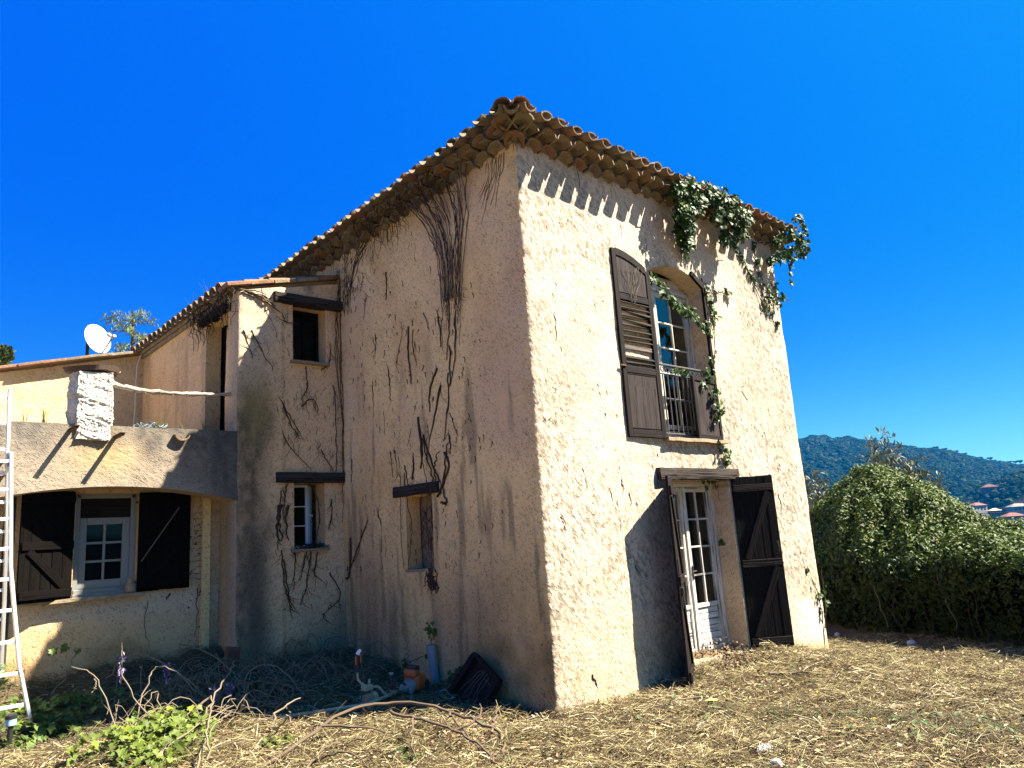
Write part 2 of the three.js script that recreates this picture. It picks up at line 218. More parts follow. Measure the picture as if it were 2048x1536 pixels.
function colTower(u, v) {
  if (u > 0) {                                     // sunny face: pale, yellower low down, a bare white patch at the far foot
    let c = mix3(BUFF, [0.44, 0.335, 0.19], 0.6 * sm(1.7, 0.0, v) * fbm(u * 2, v * 2, 3, 3) * 1.6); c = mix3(c, [0.35, 0.30, 0.235], 0.6 * sm(0.42, 0.66, fbm(u * 1.3, v * 0.9, 4, 19)));
    const gm = fbm(u * 30 + v * 19 + 3, v * 17 - u * 9, 4, 101), pt = fbm(u * 0.9 + 3, v * 0.8, 3, 103); const k = 1 - 0.5 * sm(0.50, 0.62, gm) * sm(0.3, 0.6, pt); c = [c[0] * k, c[1] * k * 0.985, c[2] * k * 0.95];
    c = mix3(c, [0.20, 0.16, 0.11], 0.5 * Math.exp(-(((u - 2.6) / 0.75) ** 2)) * sm(1.75, 2.5, v) * sm(2.62, 2.5, v) * fbm(u * 16, v * 1.2, 3, 107));
    c = mix3(c, [0.16, 0.17, 0.08], 0.75 * Math.exp(-(((u - 1.75) / 0.3) ** 2) - ((v - 0.2) / 0.28) ** 2) * (0.4 + fbm(u * 9, v * 9, 3, 5)));
    if (u > 4 && u < L + 0.1) { const q = sm(0.62, 0.5, Math.abs(v - 0.16) + 0.35 * fbm(u * 5, v * 5, 3, 8)); c = mix3(c, [0.66, 0.61, 0.54], q * 0.6 * sm(4.3, 4.9, u)); c = mix3(c, [0.56, 0.34, 0.15], sm(0.08, -0.12, v) * 0.8); }
    return mix3(c, [0.48, 0.42, 0.36], 0.45 * sm(5.0, 5.6, v));
  }
  const z = u; let c = mix3(TAN, [0.76, 0.50, 0.25], sm(0.4, 0.65, fbm(z * 0.9 + 4, v * 0.7, 3, 23)));
  c = mix3(c, [0.72, 0.43, 0.17], 0.55 * sm(0.5, 0.72, fbm(z * 1.6, v * 1.3, 3, 29)));
  c = mix3(c, [0.80, 0.62, 0.38], 0.6 * Math.exp(-(((z + 3.45) / 0.16) ** 2)) * sm(1.9, 2.4, v) * sm(4.3, 3.3, v));    // pale run down the inner corner
  c = mix3(c, [0.50, 0.28, 0.12], 0.5 * Math.exp(-(((z + 3.3) / 0.3) ** 2) - ((v - 2.2) / 0.35) ** 2));
  const run = fbm(z * 7, v * 0.5, 3, 37), damp = sm(2.0, 0.35, v + 0.5 * (fbm(z * 2, v * 0.8, 3, 41) - 0.5));
  c = mix3(c, [0.12, 0.082, 0.036], 0.95 * damp * sm(-0.6, -1.6, z) * (0.35 + 0.9 * run) * (0.55 + 0.45 * sm(-2.0, -2.8, z)));
  c = mix3(c, [0.15, 0.105, 0.038], 0.9 * sm(2.1, 0.3, v) * sm(-1.9, -0.7, z) * (0.42 + 0.75 * fbm(z * 5, v * 4, 3, 43)));
  c = mix3(c, [0.15, 0.11, 0.06], 0.6 * sm(0.60, 0.78, fbm(z * 9, v * 1.1, 4, 47)) * sm(4.6, 2.5, v));
  return mix3(c, [0.38, 0.27, 0.15], 0.4 * sm(5.0, 5.6, v));
}
const hyp = (a, r) => Math.sqrt(a * a + r * r);
const cr = 0.045;
function towerPos(u, v) { const w = u - L; if (w > -0.6) { const s = hyp(w, cr); return [L + (w - s) / 2 + cr / 2, v, -(w + s) / 2 + cr / 2]; } const s = hyp(u, cr); return [(u + s) / 2 - cr / 2, v, (u - s) / 2 + cr / 2]; }
function towerN(u) { const w = u - L, s = w > -0.6 ? hyp(w, cr) : hyp(u, cr), k = w > -0.6 ? w / s : u / s; const a = w > -0.6 ? [(1 + k) / 2, 0, (1 - k) / 2] : [-(1 - k) / 2, 0, (1 + k) / 2]; const l = Math.hypot(a[0], a[2]); return [a[0] / l, 0, a[2] / l]; }
const archTop = (x) => 4.555 + 0.19 * (1 - ((x - 2.62) / 0.6) ** 2);
const HT = { u0: 2.02, u1: 3.22, v0: 2.57, v1: 4.5, depth: 0.26 }, HD = { u0: 2.06, u1: 3.26, v0: -0.75, v1: 2.095, depth: 0.32 }, HN = { u0: -2.24, u1: -1.73, v0: 1.29, v1: 2.11, depth: 0.2 };
const towerUs = [...lines(-6.3, -4, 0.12), ...lines(-4, -0.15, 0.026, [HN.u0, HN.u1]).slice(1), ...lines(-0.15, L + 0.2, 0.0135, [HT.u0, HT.u1, HD.u0]).slice(1), ...lines(L + 0.2, L + 6, 0.25).slice(1)];
const towerVs = lines(-0.75, 5.8, 0.0145, [HT.v0, HT.v1, HD.v1, HN.v0, HN.v1]);
mesh('wall', sheet({ us: towerUs, vs: towerVs, pos: towerPos, nrm: towerN, holes: [HT, HD, HN], col: colTower,
  mapv: (u, v) => (u >= HT.u0 - 1e-6 && u <= HT.u1 + 1e-6 && v >= HT.v1 - 1e-6 && v < 5.2 ? lerp(archTop(u), 5.2, (v - HT.v1) / (5.2 - HT.v1)) : v),
  disp: (u, v) => lowf(u, v, 2) + (u > -0.2 && u < L + 0.3 ? 0.0085 * (stAt(u, v) - 0.45) : 0.004 * (stAt(u, v) - 0.4)) + (Math.abs(u) < 0.12 ? 0.02 * (fbm(3, v * 9, 3, 7) - 0.5) : 0) }), M.stucco, house);
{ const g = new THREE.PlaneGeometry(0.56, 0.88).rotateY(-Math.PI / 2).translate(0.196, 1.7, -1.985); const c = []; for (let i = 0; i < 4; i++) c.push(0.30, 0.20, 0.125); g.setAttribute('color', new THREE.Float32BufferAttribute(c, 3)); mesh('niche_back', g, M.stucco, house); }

// wing: front z = -D, turns at x = -W to the terrace wall
function wingPos(u, v) { const w = u - W, s = hyp(w, 0.05); return [-(u < W - 0.6 ? u : W + (w - s) / 2 + 0.025), v, -D - (u < W - 0.6 ? 0 : (w + s) / 2 - 0.025)]; }
function wingN(u) { const w = u - W, k = w / hyp(w, 0.05); const a = [-(1 + k) / 2, 0, (1 - k) / 2], l = Math.hypot(a[0], a[2]); return u < W - 0.6 ? [0, 0, 1] : [a[0] / l, 0, a[2] / l]; }
const roofY = (x) => 4.80 + 0.25 * (x + 1.56);
function colWing(u, v) {
  const x = -u; let c = mix3([0.74, 0.49, 0.25], [0.70, 0.47, 0.27], fbm(u * 1.5, v, 3, 61));
  if (u > W) { c = mix3([0.80, 0.55, 0.25], [0.52, 0.36, 0.18], 0.6 * sm(0.45, 0.75, fbm(u * 8, v * 0.6, 4, 63))); c = mix3(c, [0.16, 0.13, 0.09], 0.7 * sm(3.6, 3.0, v) * sm(W + 2.2, W + 0.6, u)); return mix3(c, [0.3, 0.27, 0.22], 0.6 * sm(W + 0.35, W + 0.05, u)); }
  const n = fbm(x * 3, v * 1.6, 4, 67), f = fbm(x * 14, v * 8, 3, 68);
  c = mix3(c, [0.42, 0.36, 0.28], sm(-0.75, -1.25, x + 0.35 * (n - 0.5)) * sm(3.2, 4.2, v) * 0.75);                     // greyed edge
  c = mix3(c, [0.085, 0.064, 0.038], 0.92 * sm(-0.76, -1.30, x + 0.5 * (n - 0.5)) * sm(4.1, 3.2, v) * sm(-0.4, 0.9, v) * (0.55 + 0.6 * f));
  c = mix3(c, [0.20, 0.16, 0.05], 0.75 * Math.exp(-(((x + 1.15) / 0.2) ** 2) - ((v - 3.3) / 0.38) ** 2) * (0.5 + f));
  c = mix3(c, [0.10, 0.078, 0.05], 0.85 * Math.exp(-(((x + 1.17) / 0.16) ** 2)) * sm(2.2, 1.5, v));
  c = mix3(c, [0.20, 0.15, 0.085], 0.7 * sm(1.2, 0.6, v + 0.5 * (n - 0.5)) * sm(-0.8, -0.3, x));
  c = mix3(c, [0.42, 0.17, 0.07], 0.75 * sm(0.62, 0.42, v + 0.25 * Math.abs(x + 0.75) + 0.3 * (n - 0.5)));
  c = mix3(c, [0.12, 0.12, 0.11], 0.8 * Math.exp(-(((x + 0.47) / 0.07) ** 2)) * sm(4.85, 5.05, v));
  return c;
}
const HW1 = { u0: 0.235, u1: 0.705, v0: 3.985, v1: 4.74, depth: 0.22 }, HW2 = { u0: 0.285, u1: 0.705, v0: 1.60, v1: 2.42, depth: 0.24 }, HTD = { u0: W + 0.33, u1: W + 1.005, v0: 2.9, v1: 4.6, depth: 0.2 };
const wingUs = [...lines(0, W + 0.2, 0.02, [0.235, 0.285, 0.705]), ...lines(W + 0.2, W + 4.2, 0.05, [HTD.u0, HTD.u1]).slice(1)];
mesh('wall', sheet({ us: wingUs, vs: lines(-0.3, 5.3, 0.02, [HW1.v0, HW1.v1, HW2.v0, HW2.v1, HTD.v0, HTD.v1]), pos: wingPos, nrm: wingN, holes: [HW1, HW2, HTD], col: colWing,
  mapv: (u, v) => { const top = roofY(-Math.min(u, W)) - 0.03; return v < 4.76 ? v : 4.76 + ((v - 4.76) * (top - 4.76)) / (5.3 - 4.76); }, disp: (u, v) => lowf(u, v, 5) + 0.007 * (stAt(u, v) - 0.4) }), M.stuccoFine, house);

// terrace parapet: a flat arch over the recessed ground floor window
const archY = (x) => 2.383 - 0.0967 * (x + 2.75) ** 2;
function colPar(u, v) {
  const x = u, n = fbm(x * 2.2, v * 2, 4, 71), f = fbm(x * 16, v * 12, 3, 72), s = fbm(x * 5, v * 0.5, 3, 73);
  let c = mix3([0.33, 0.265, 0.19], [0.21, 0.175, 0.135], n); c = mix3(c, [0.46, 0.32, 0.13], 0.7 * Math.exp(-(((x + 2.85) / 0.3) ** 2) - ((v - 2.72) / 0.2) ** 2));
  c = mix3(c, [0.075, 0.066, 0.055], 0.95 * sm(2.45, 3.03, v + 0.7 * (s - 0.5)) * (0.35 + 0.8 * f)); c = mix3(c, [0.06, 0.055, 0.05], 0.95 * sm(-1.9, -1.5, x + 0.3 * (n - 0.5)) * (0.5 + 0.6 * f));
  return mix3(c, [0.10, 0.095, 0.10], 0.5 * sm(-3.2, -3.8, x) * f);
}
const parV = lines(0, 1, 0.028);
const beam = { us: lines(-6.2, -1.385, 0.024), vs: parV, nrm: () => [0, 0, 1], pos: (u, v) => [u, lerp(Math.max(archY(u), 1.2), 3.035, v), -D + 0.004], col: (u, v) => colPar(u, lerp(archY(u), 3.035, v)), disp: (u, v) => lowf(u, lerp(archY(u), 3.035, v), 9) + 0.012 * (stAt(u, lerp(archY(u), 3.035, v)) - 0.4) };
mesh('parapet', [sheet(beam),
  sheet({ us: lines(-6.2, -1.40, 0.06), vs: [0, 0.15, 0.3], nrm: () => [0, -1, 0], pos: (u, v) => [u, Math.max(archY(u), 1.2), -D - 0.3 + v], col: () => [0.42, 0.30, 0.18], disp: () => 0 }),
  sheet({ us: lines(-6.2, -1.44, 0.05), vs: lines(0, 0.3, 0.05), nrm: () => [0, 1, 0], pos: (u, v) => [u, 3.035, -D - v], col: (u, v) => colPar(u, 3.0), disp: (u, v) => 0.02 * (fbm(u * 6, v * 9, 3, 4) - 0.4) * sm(0, 0.05, v) }),
  sheet({ us: [-6.2, -1.44], vs: [2.6, 3.035], nrm: () => [0, 0, -1], pos: (u, v) => [u, v, -D - 0.3], col: () => [0.4, 0.32, 0.24] })], M.stuccoFine, house);
const HR = { u0: -3.0, u1: -2.37, v0: 1.25, v1: 2.35, depth: 0.14 };
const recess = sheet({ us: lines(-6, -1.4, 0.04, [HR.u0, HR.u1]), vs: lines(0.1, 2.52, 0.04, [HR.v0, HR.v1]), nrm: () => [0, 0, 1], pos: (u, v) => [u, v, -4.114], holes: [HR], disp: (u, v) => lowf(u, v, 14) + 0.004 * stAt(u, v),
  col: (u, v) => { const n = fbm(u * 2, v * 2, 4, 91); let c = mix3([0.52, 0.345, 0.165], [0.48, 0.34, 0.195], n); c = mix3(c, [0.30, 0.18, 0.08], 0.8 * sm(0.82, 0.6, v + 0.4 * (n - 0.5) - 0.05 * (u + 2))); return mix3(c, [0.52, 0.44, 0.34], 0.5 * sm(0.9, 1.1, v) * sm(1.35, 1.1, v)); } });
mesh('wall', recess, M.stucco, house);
const ST1 = (g, c) => { const n = g.attributes.position.count, a = new Float32Array(n * 3); for (let i = 0; i < n; i++) a.set(c, i * 3); g.setAttribute('color', new THREE.BufferAttribute(a, 3)); const u = g.attributes.uv; for (let i = 0; i < n; i++) u.setXY(i, u.getX(i) / STM, u.getY(i) / STM); return g; };
mesh('pilaster', ST1(box(0.6, 2.6, 0.5, -4.5, 1.3, -3.9), [0.5, 0.4, 0.3]), M.stucco, house);
mesh('wall', sheet({ us: lines(-6.2, -1.40, 0.05), vs: lines(2.85, 4.85, 0.05), nrm: () => [0, 0, 1], pos: (u, v) => [u, 2.85 + ((v - 2.85) * (roofY(u) - 0.02 - 2.85)) / 2, -7.296], disp: (u, v) => lowf(u, v, 17) + 0.012 * (stAt(u, v) - 0.4), col: (u, v) => mix3([0.76, 0.53, 0.27], [0.68, 0.44, 0.20], fbm(u * 2, v * 2, 3, 95)) }), M.stuccoFine, house);
mesh('terrace_floor', box(4.8, 0.5, 3.62, -3.84, 2.70, -5.48), M.mortar, house);
// closing walls and floors so that the rooms are dark
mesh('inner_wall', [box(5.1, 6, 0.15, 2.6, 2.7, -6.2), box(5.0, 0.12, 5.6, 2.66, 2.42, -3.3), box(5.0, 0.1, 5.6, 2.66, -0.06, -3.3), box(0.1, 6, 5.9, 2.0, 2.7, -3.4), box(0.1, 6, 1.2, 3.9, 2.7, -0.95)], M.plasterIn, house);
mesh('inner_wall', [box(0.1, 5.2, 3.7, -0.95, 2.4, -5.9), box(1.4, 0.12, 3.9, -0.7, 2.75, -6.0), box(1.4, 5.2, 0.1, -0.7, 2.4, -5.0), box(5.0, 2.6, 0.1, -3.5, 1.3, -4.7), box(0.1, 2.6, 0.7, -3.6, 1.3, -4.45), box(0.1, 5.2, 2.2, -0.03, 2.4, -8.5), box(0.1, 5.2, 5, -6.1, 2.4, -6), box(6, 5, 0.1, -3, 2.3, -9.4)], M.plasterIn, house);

// ---------- roofs ----------
function tileGeo(len, r0, r1, up, thick = 0.014, seg = 9, arc = 168) {   // half round clay tile along +z, mouth at z = 0; up: vault (true) or trough
  const pos = [], uv = [], idx = [], a0 = (90 - arc / 2) * R, of = rnd() * 3, n = 3;
  for (let s = 0; s < 2; s++) for (let k = 0; k <= n; k++) for (let i = 0; i <= seg; i++) { const t = k / n, a = a0 + (arc * R * i) / seg, r = lerp(r0, r1, t) - (s ? thick : 0); pos.push(Math.cos(a) * r, Math.sin(a) * r * (up ? 0.92 : -0.92), -len * t); uv.push(of + a * 0.09, of + t * len); }
  const q = (s, k, i) => s * (n + 1) * (seg + 1) + k * (seg + 1) + i;
  const face = (a, b, c, d) => idx.push(a, b, c, a, c, d);
  for (let k = 0; k < n; k++) for (let i = 0; i < seg; i++) { face(q(0, k, i), q(0, k, i + 1), q(0, k + 1, i + 1), q(0, k + 1, i)); face(q(1, k, i), q(1, k + 1, i), q(1, k + 1, i + 1), q(1, k, i + 1)); }
  const base = pos.length / 3, rim = []; for (const k of [0, n]) for (let i = 0; i < seg; i++) rim.push([q(0, k, i), q(1, k, i), q(1, k, i + 1), q(0, k, i + 1)]);
  for (const i of [0, seg]) for (let k = 0; k < n; k++) rim.push([q(0, k, i), q(0, k + 1, i), q(1, k + 1, i), q(1, k, i)]);
  for (const f of rim) { const b = pos.length / 3; for (const v of f) { pos.push(pos[v * 3], pos[v * 3 + 1], pos[v * 3 + 2]); uv.push(uv[v * 2], uv[v * 2 + 1]); } idx.push(b, b + 1, b + 2, b, b + 2, b + 3); }
  const g = new THREE.BufferGeometry(); g.setAttribute('position', new THREE.Float32BufferAttribute(pos, 3)); g.setAttribute('uv', new THREE.Float32BufferAttribute(uv, 2)); g.setIndex(idx); g.computeVertexNormals(); return g;
}
const vault = [0, 1, 2].map(() => tileGeo(0.42, 0.103, 0.082, true)), trough = [0, 1, 2].map(() => tileGeo(0.42, 0.084, 0.074, false)), shortV = [0, 1, 2].map(() => tileGeo(0.34, 0.108, 0.094, true, 0.017));
const tf = rng(99); const pickTile = () => M.tiles[Math.floor(tf() * tf() * 1.15 * M.tiles.length) % M.tiles.length];
function layTile(parent, geos, x, y, z, turn, pitch = 0, roll = 0, s = 1) { const m = mesh('roof_tile', geos[Math.floor(tf() * 3)], pickTile(), parent); m.rotation.set(pitch + rr(-0.03, 0.03, tf), turn + rr(-0.05, 0.05, tf), roll + rr(-0.06, 0.06, tf), 'YXZ'); m.position.set(x, y, z); m.scale.setScalar(s * rr(0.96, 1.05, tf)); return m; }
const eave = group('eave', house), EP = 0.235, SL = 16.5 * R;
const sagR = (x) => -0.012 * Math.sin(x * 1.1) , sagL = (z) => -0.028 * Math.abs(z) * 0.55 - 0.02 * sm(0, 1, Math.abs(z));
// right side faces +z; left side faces -x. s runs from the corner
function eaveRow(side, kind, out, y, off, s0, s1) {
  for (let s = s0 + off; s < s1; s += EP) {
    const j = rr(-0.012, 0.012, tf), o = out + rr(-0.02, 0.02, tf), sg = side === 'r' ? sagR(s) : sagL(s), yy = y + sg + rr(-0.008, 0.008, tf);
    const geo = kind === 'c' ? trough : kind === 'v' ? vault : shortV, pitch = kind === 'g' ? rr(-0.02, 0.05, tf) : -SL * -1;
    if (side === 'r') layTile(eave, geo, s + j, yy, o, 0, kind === 'g' ? -0.03 : SL); else layTile(eave, geo, -o, yy, -s + j, -Math.PI / 2, kind === 'g' ? -0.03 : SL);
  }
}
for (const [side, s1] of [['r', L + 0.3], ['l', 6.3]]) {
  eaveRow(side, 'g', 0.125, 5.555, 0.18, 0, s1 - 0.15);
  eaveRow(side, 'g', 0.235, 5.665, 0.06, 0, s1 - 0.05);
  eaveRow(side, 'c', 0.395, 5.805, -0.02, -0.1, s1);
  eaveRow(side, 'v', 0.265, 5.815, 0.098, -0.1, s1);
}
// corner: tiles on the diagonal
for (const [x, z, y, t] of [[-0.10, 0.10, 5.565, 0], [-0.12, 0.30, 5.68, 26], [-0.30, 0.12, 5.68, -24], [-0.35, 0.21, 5.781, -24], [-0.21, 0.35, 5.781, 24]]) layTile(eave, y < 5.78 ? shortV : vault, x, y, z, (-45 + t) * R, y < 5.78 ? -0.02 : SL * 0.8);
layTile(eave, trough, -0.32, 5.77, 0.32, -45 * R, SL * 0.8, 0, 0.95);
for (const s of [0.2, 0.45]) { }
{ // mortar bedding between the courses, uneven
  const bed = (o0, y0, h) => { const out = []; for (const side of [0, 1]) { const us = lines(-o0 * 0.9, side ? 6.3 : L + 0.2, 0.05); out.push(sheet({ us, vs: [0, 0.5, 1], nrm: () => (side ? [-1, 0, 0] : [0, 0, 1]), pos: (u, v) => { const y = y0 + h * v + (side ? sagL(u) : sagR(u)), o = o0 - 0.2 * (1 - v) * 0.2; return side ? [-o, y, -u] : [u, y, o]; }, disp: (u, v) => 0.03 * (fbm(u * 11, v * 4 + y0 * 9, 3, 6) - 0.5), col: () => [1, 1, 1] })); } return out; };
  const g = [...bed(0.015, 5.50, 0.15), ...bed(0.07, 5.60, 0.15), ...bed(0.19, 5.72, 0.12)]; for (const q of g) { const u = q.attributes.uv; for (let i = 0; i < u.count; i++) u.setXY(i, u.getX(i) * STM, u.getY(i) * STM); q.deleteAttribute('color'); }
  const caps = [box(L + 0.2, 0.02, 0.3, L / 2, 5.66, -0.09), box(L + 0.2, 0.02, 0.3, L / 2, 5.765, 0.03), box(0.3, 0.02, 6.2, 0.09, 5.61, -3.1), box(0.3, 0.02, 6.2, -0.03, 5.715, -3.1)];
  mesh('mortar_bed', [...g, ...caps], M.mortar, eave);
}
{ // hip roof: board-thick sheet with rows of vaults
  const roof = group('roof', house), x0 = -0.2, x1 = L + 0.22, z0 = 0.2, z1 = -6.4, y0 = 5.86, k = Math.tan(SL), hx = (x1 - x0) / 2, P = [V(x0, y0 - 0.05, z0), V(x1, y0, z0), V(x1, y0 - 0.1, z1), V(x0, y0 - 0.16, z1), V(x0 + hx, y0 + hx * k, z0 - hx), V(x0 + hx, y0 + hx * k, z1 + hx)];
  const g = new THREE.BufferGeometry(), T = [0, 1, 4, 1, 2, 5, 1, 5, 4, 2, 3, 5, 3, 0, 4, 3, 4, 5], pp = [], uv = []; for (const i of T) { pp.push(P[i].x, P[i].y, P[i].z); uv.push(P[i].x, P[i].z); } g.setAttribute('position', new THREE.Float32BufferAttribute(pp, 3)); g.setAttribute('uv', new THREE.Float32BufferAttribute(uv, 2)); g.computeVertexNormals();
  mesh('roof_deck', g, M.tiles[5], roof);
  const list = []; for (let s = -0.1; s < 5.4; s += EP) for (let k2 = 0; k2 < 8; k2++) { const d = 0.30 + k2 * 0.33, a = Math.min(s + 0.36, 5.58 - s); if (d + 0.3 < a + 0.3) list.push(vault[k2 % 3].clone().rotateX(SL).translate(s, 5.80 + d * k + 0.045, 0.335 - d)); }
  for (let s = -0.1; s < 6.3; s += EP) for (let k2 = 0; k2 < 8; k2++) { const d = 0.30 + k2 * 0.33, a = Math.min(s + 0.36, 6.7 - s); if (d + 0.3 < a + 0.3) list.push(vault[k2 % 3].clone().rotateX(SL).rotateY(-Math.PI / 2).translate(-0.335 + d, 5.78 + d * k + 0.03 + sagL(s), -s)); }
  tag(mesh('roof_tiles', list, M.tiles[1], roof), null, null, null, 'stuff');
}
{ // wing and back roof: one slope falling to -x
  const roof = group('roof', house), deck = (x0, x1, z0, z1) => { const w = x1 - x0; return box(w / Math.cos(14 * R), 0.05, z0 - z1, 0, 0, 0, { r: 0.004 }).rotateZ(14.04 * R).translate((x0 + x1) / 2, roofY((x0 + x1) / 2), (z0 + z1) / 2); };
  mesh('roof_deck', [deck(-1.53, -0.03, -3.66, -7.3), deck(-6.4, -0.03, -7.302, -9.6)], M.tiles[1], roof);
  const n = 5; for (let k = 0; k < n; k++) { const w = 0.318, x = -1.44 + k * 0.315, g = box(w, 0.055, 0.30, 0, 0, 0, { r: 0.012 }); const m = mesh('verge_tile', g, M.tiles[[6, 3, 1, 4, 3][k]], roof); m.rotation.z = 14 * R + rr(-0.02, 0.02); m.position.set(x, roofY(x) + 0.055 + rr(-0.006, 0.008), -D - 0.10 + rr(-0.015, 0.015)); }
  for (let k = 0; k < 16; k++) { const w = 0.32, x = -1.5 - k * 0.3, g = box(w, 0.045, 0.28, 0, 0, 0, { r: 0.01 }), m = mesh('verge_tile', g, M.tiles[[6, 4, 1, 0, 6, 3][k % 6]], roof); m.rotation.z = 14 * R + rr(-0.03, 0.03); m.position.set(x, roofY(x) + 0.03 + rr(-0.008, 0.012), -7.30 + rr(-0.02, 0.02)); }
  for (let z = -3.80; z > -7.3; z -= 0.205) { const y = roofY(-1.56) + 0.02; for (const [geo, dx, dy, dz] of [[trough, -1.60, 0.06, 0], [vault, -1.575, 0.05, -0.1]]) layTile(roof, geo, dx, y + dy + rr(-0.01, 0.01), z + dz, -Math.PI / 2, 14 * R, 0, 0.9); }
  const list = []; for (let z = -3.9; z > -7.3; z -= 0.205) for (let k = 0; k < 4; k++) { const x = -1.25 + k * 0.33; list.push(vault[k % 3].clone().rotateX(14 * R).rotateY(-Math.PI / 2).translate(x, roofY(x) + 0.09, z)); }
  tag(mesh('roof_tiles', list, M.tiles[0], roof), null, null, null, 'stuff');
  mesh('fascia', [box(0.05, 0.09, 3.5, -1.47, 4.79, -5.55)], M.mortar, roof);
}

// ---------- joinery ----------
let GL = M.glassDim;
function pane(parent, w, h, x, y, z, ry = 0) { const m = mesh('pane', new THREE.PlaneGeometry(w, h), GL, parent); m.position.set(x, y, z); m.rotation.y = ry; return m; }
function leaf(parent, name, x0, x1, y0, y1, z, cols, rows, low, mat, sw = 0.055, mw = 0.022, lowFn) {
  const t = group(name, parent), w = x1 - x0, cx = (x0 + x1) / 2, fr = [box(sw, y1 - y0, 0.045, x0 + sw / 2, (y0 + y1) / 2, z), box(sw, y1 - y0, 0.045, x1 - sw / 2, (y0 + y1) / 2, z), box(w - 2 * sw, sw, 0.042, cx, y1 - sw / 2, z), box(w - 2 * sw, sw * 1.2, 0.042, cx, y0 + sw * 0.6, z)];
  const gy0 = y0 + (low || sw * 1.2), gx0 = x0 + sw, gw = w - 2 * sw, gh = y1 - sw - gy0;
  if (low) fr.push(box(gw, sw * 0.8, 0.042, cx, gy0 - sw * 0.4, z));
  for (let i = 1; i < cols; i++) fr.push(box(mw, gh, 0.03, gx0 + (gw * i) / cols, gy0 + gh / 2, z));
  for (let j = 1; j < rows; j++) fr.push(box(gw, mw, 0.028, cx, gy0 + (gh * j) / rows, z));
  mesh('frame', fr, mat, t);
  for (let i = 0; i < cols; i++) for (let j = 0; j < rows; j++) pane(t, gw / cols, gh / rows, gx0 + (gw * (i + 0.5)) / cols, gy0 + (gh * (j + 0.5)) / rows, z - 0.004 + rr(-0.003, 0.003), rr(-0.012, 0.012));
  if (low) { const n = 6, bh = (gy0 - y0 - sw * 2.0) / n; for (let j = 0; j < n; j++) mesh('panel_board', box(gw, bh - 0.006, 0.022, cx, y0 + sw * 1.2 + bh * (j + 0.5), z - 0.006 + rr(-0.004, 0.004), { r: 0.004 }), mat, t); }
  return t;
}
// ground floor french door
mesh('door_frame', [box(0.07, 2.1, 0.09, 2.10, 1.05, -0.27), box(0.06, 2.1, 0.09, 3.225, 1.05, -0.27), box(1.06, 0.06, 0.09, 2.665, 2.062, -0.27)], M.paint, house);
leaf(house, 'french_door', 2.64, 3.19, 0.10, 2.028, -0.28, 2, 4, 0.56, M.paint, 0.06, 0.022);
{ const t = leaf(house, 'french_door', 0, 0.5, 0.10, 2.028, 0, 2, 4, 0.56, M.paint, 0.06, 0.022); t.position.set(2.145, 0, -0.30); }
mesh('door_handle', [box(0.02, 0.16, 0.015, 2.67, 1.02, -0.25), tube([[2.67, 1.04, -0.24], [2.67, 1.04, -0.20], [2.59, 1.035, -0.20]], 0.008)], M.iron, house);
mesh('threshold', box(1.18, 0.06, 0.3, 2.66, 0.06, -0.18), M.sill, house);
// lintels and sills
const beamGeo = (len, h, d, seed, axis = 'x') => { const g = new THREE.BoxGeometry(len, h, d, Math.round(len / 0.04), 5, 4).toNonIndexed(), p = g.attributes.position, u = g.attributes.uv; for (let i = 0; i < p.count; i++) { const x = p.getX(i), y = p.getY(i), z = p.getZ(i), e = Math.max(0, Math.hypot(Math.max(0, Math.abs(y) - h / 2 + 0.02), Math.max(0, Math.abs(z) - d / 2 + 0.02)) - 0.02); u.setXY(i, y + z + seed, x + seed); p.setXYZ(i, x + 0.01 * (n3(y * 20, z * 20, seed) - 0.5), y * (1 - e * 6) + 0.016 * (fbm(x * 5 + seed, z * 4 + y * 3, 3, 3) - 0.5), z * (1 - e * 6) + 0.012 * (fbm(x * 6 + seed, y * 14, 3, 4) - 0.5)); } g.computeVertexNormals(); return g; };
mesh('lintel', beamGeo(1.60, 0.13, 0.16, 3).translate(2.605, 2.157, 0.0), M.beam, house);
mesh('lintel', beamGeo(0.87, 0.125, 0.14, 8).rotateY(Math.PI / 2).rotateX(0.012).translate(0.01, 2.175, -1.99), M.beam, house);
mesh('lintel', beamGeo(0.99, 0.132, 0.16, 11).rotateZ(0.016).translate(-0.49, 4.80, -D + 0.02), M.beam, house);
mesh('lintel', beamGeo(0.925, 0.13, 0.15, 15).translate(-0.49, 2.482, -D), M.beam, house);
mesh('lintel', beamGeo(0.9, 0.1, 0.14, 19).rotateY(Math.PI / 2).translate(-W - 0.02, 4.65, -4.28), M.woodDark, house);
const sillGeo = (w, h, d, x, y, z, s = 1) => { const g = new THREE.BoxGeometry(w, h, d, 18, 2, 4).toNonIndexed(), p = g.attributes.position, u = g.attributes.uv; for (let i = 0; i < p.count; i++) { const a = p.getX(i), b = p.getY(i), c = p.getZ(i); u.setXY(i, a + s, b + c); p.setXYZ(i, a + 0.012 * (n3(b * 9, c * 9, s) - 0.5), b + 0.014 * (fbm(a * 7 + s, c * 7, 2, 5) - 0.5), c + 0.02 * (fbm(a * 8 + s, b * 8, 2, 6) - 0.5)); } g.computeVertexNormals(); return g.translate(x, y, z); };
mesh('sill', sillGeo(1.27, 0.04, 0.34, 2.63, 2.55, -0.075, 2), M.sill, house);
mesh('sill', sillGeo(0.54, 0.035, 0.28, -0.47, 3.972, -D - 0.08, 3), M.sill, house);
mesh('sill', sillGeo(0.50, 0.035, 0.29, -0.50, 1.588, -D - 0.09, 4), M.sill, house);
mesh('sill', sillGeo(0.54, 0.03, 0.22, 0, 0, 0, 5).rotateY(Math.PI / 2).translate(0.08, 1.278, -1.985), M.sill, house);
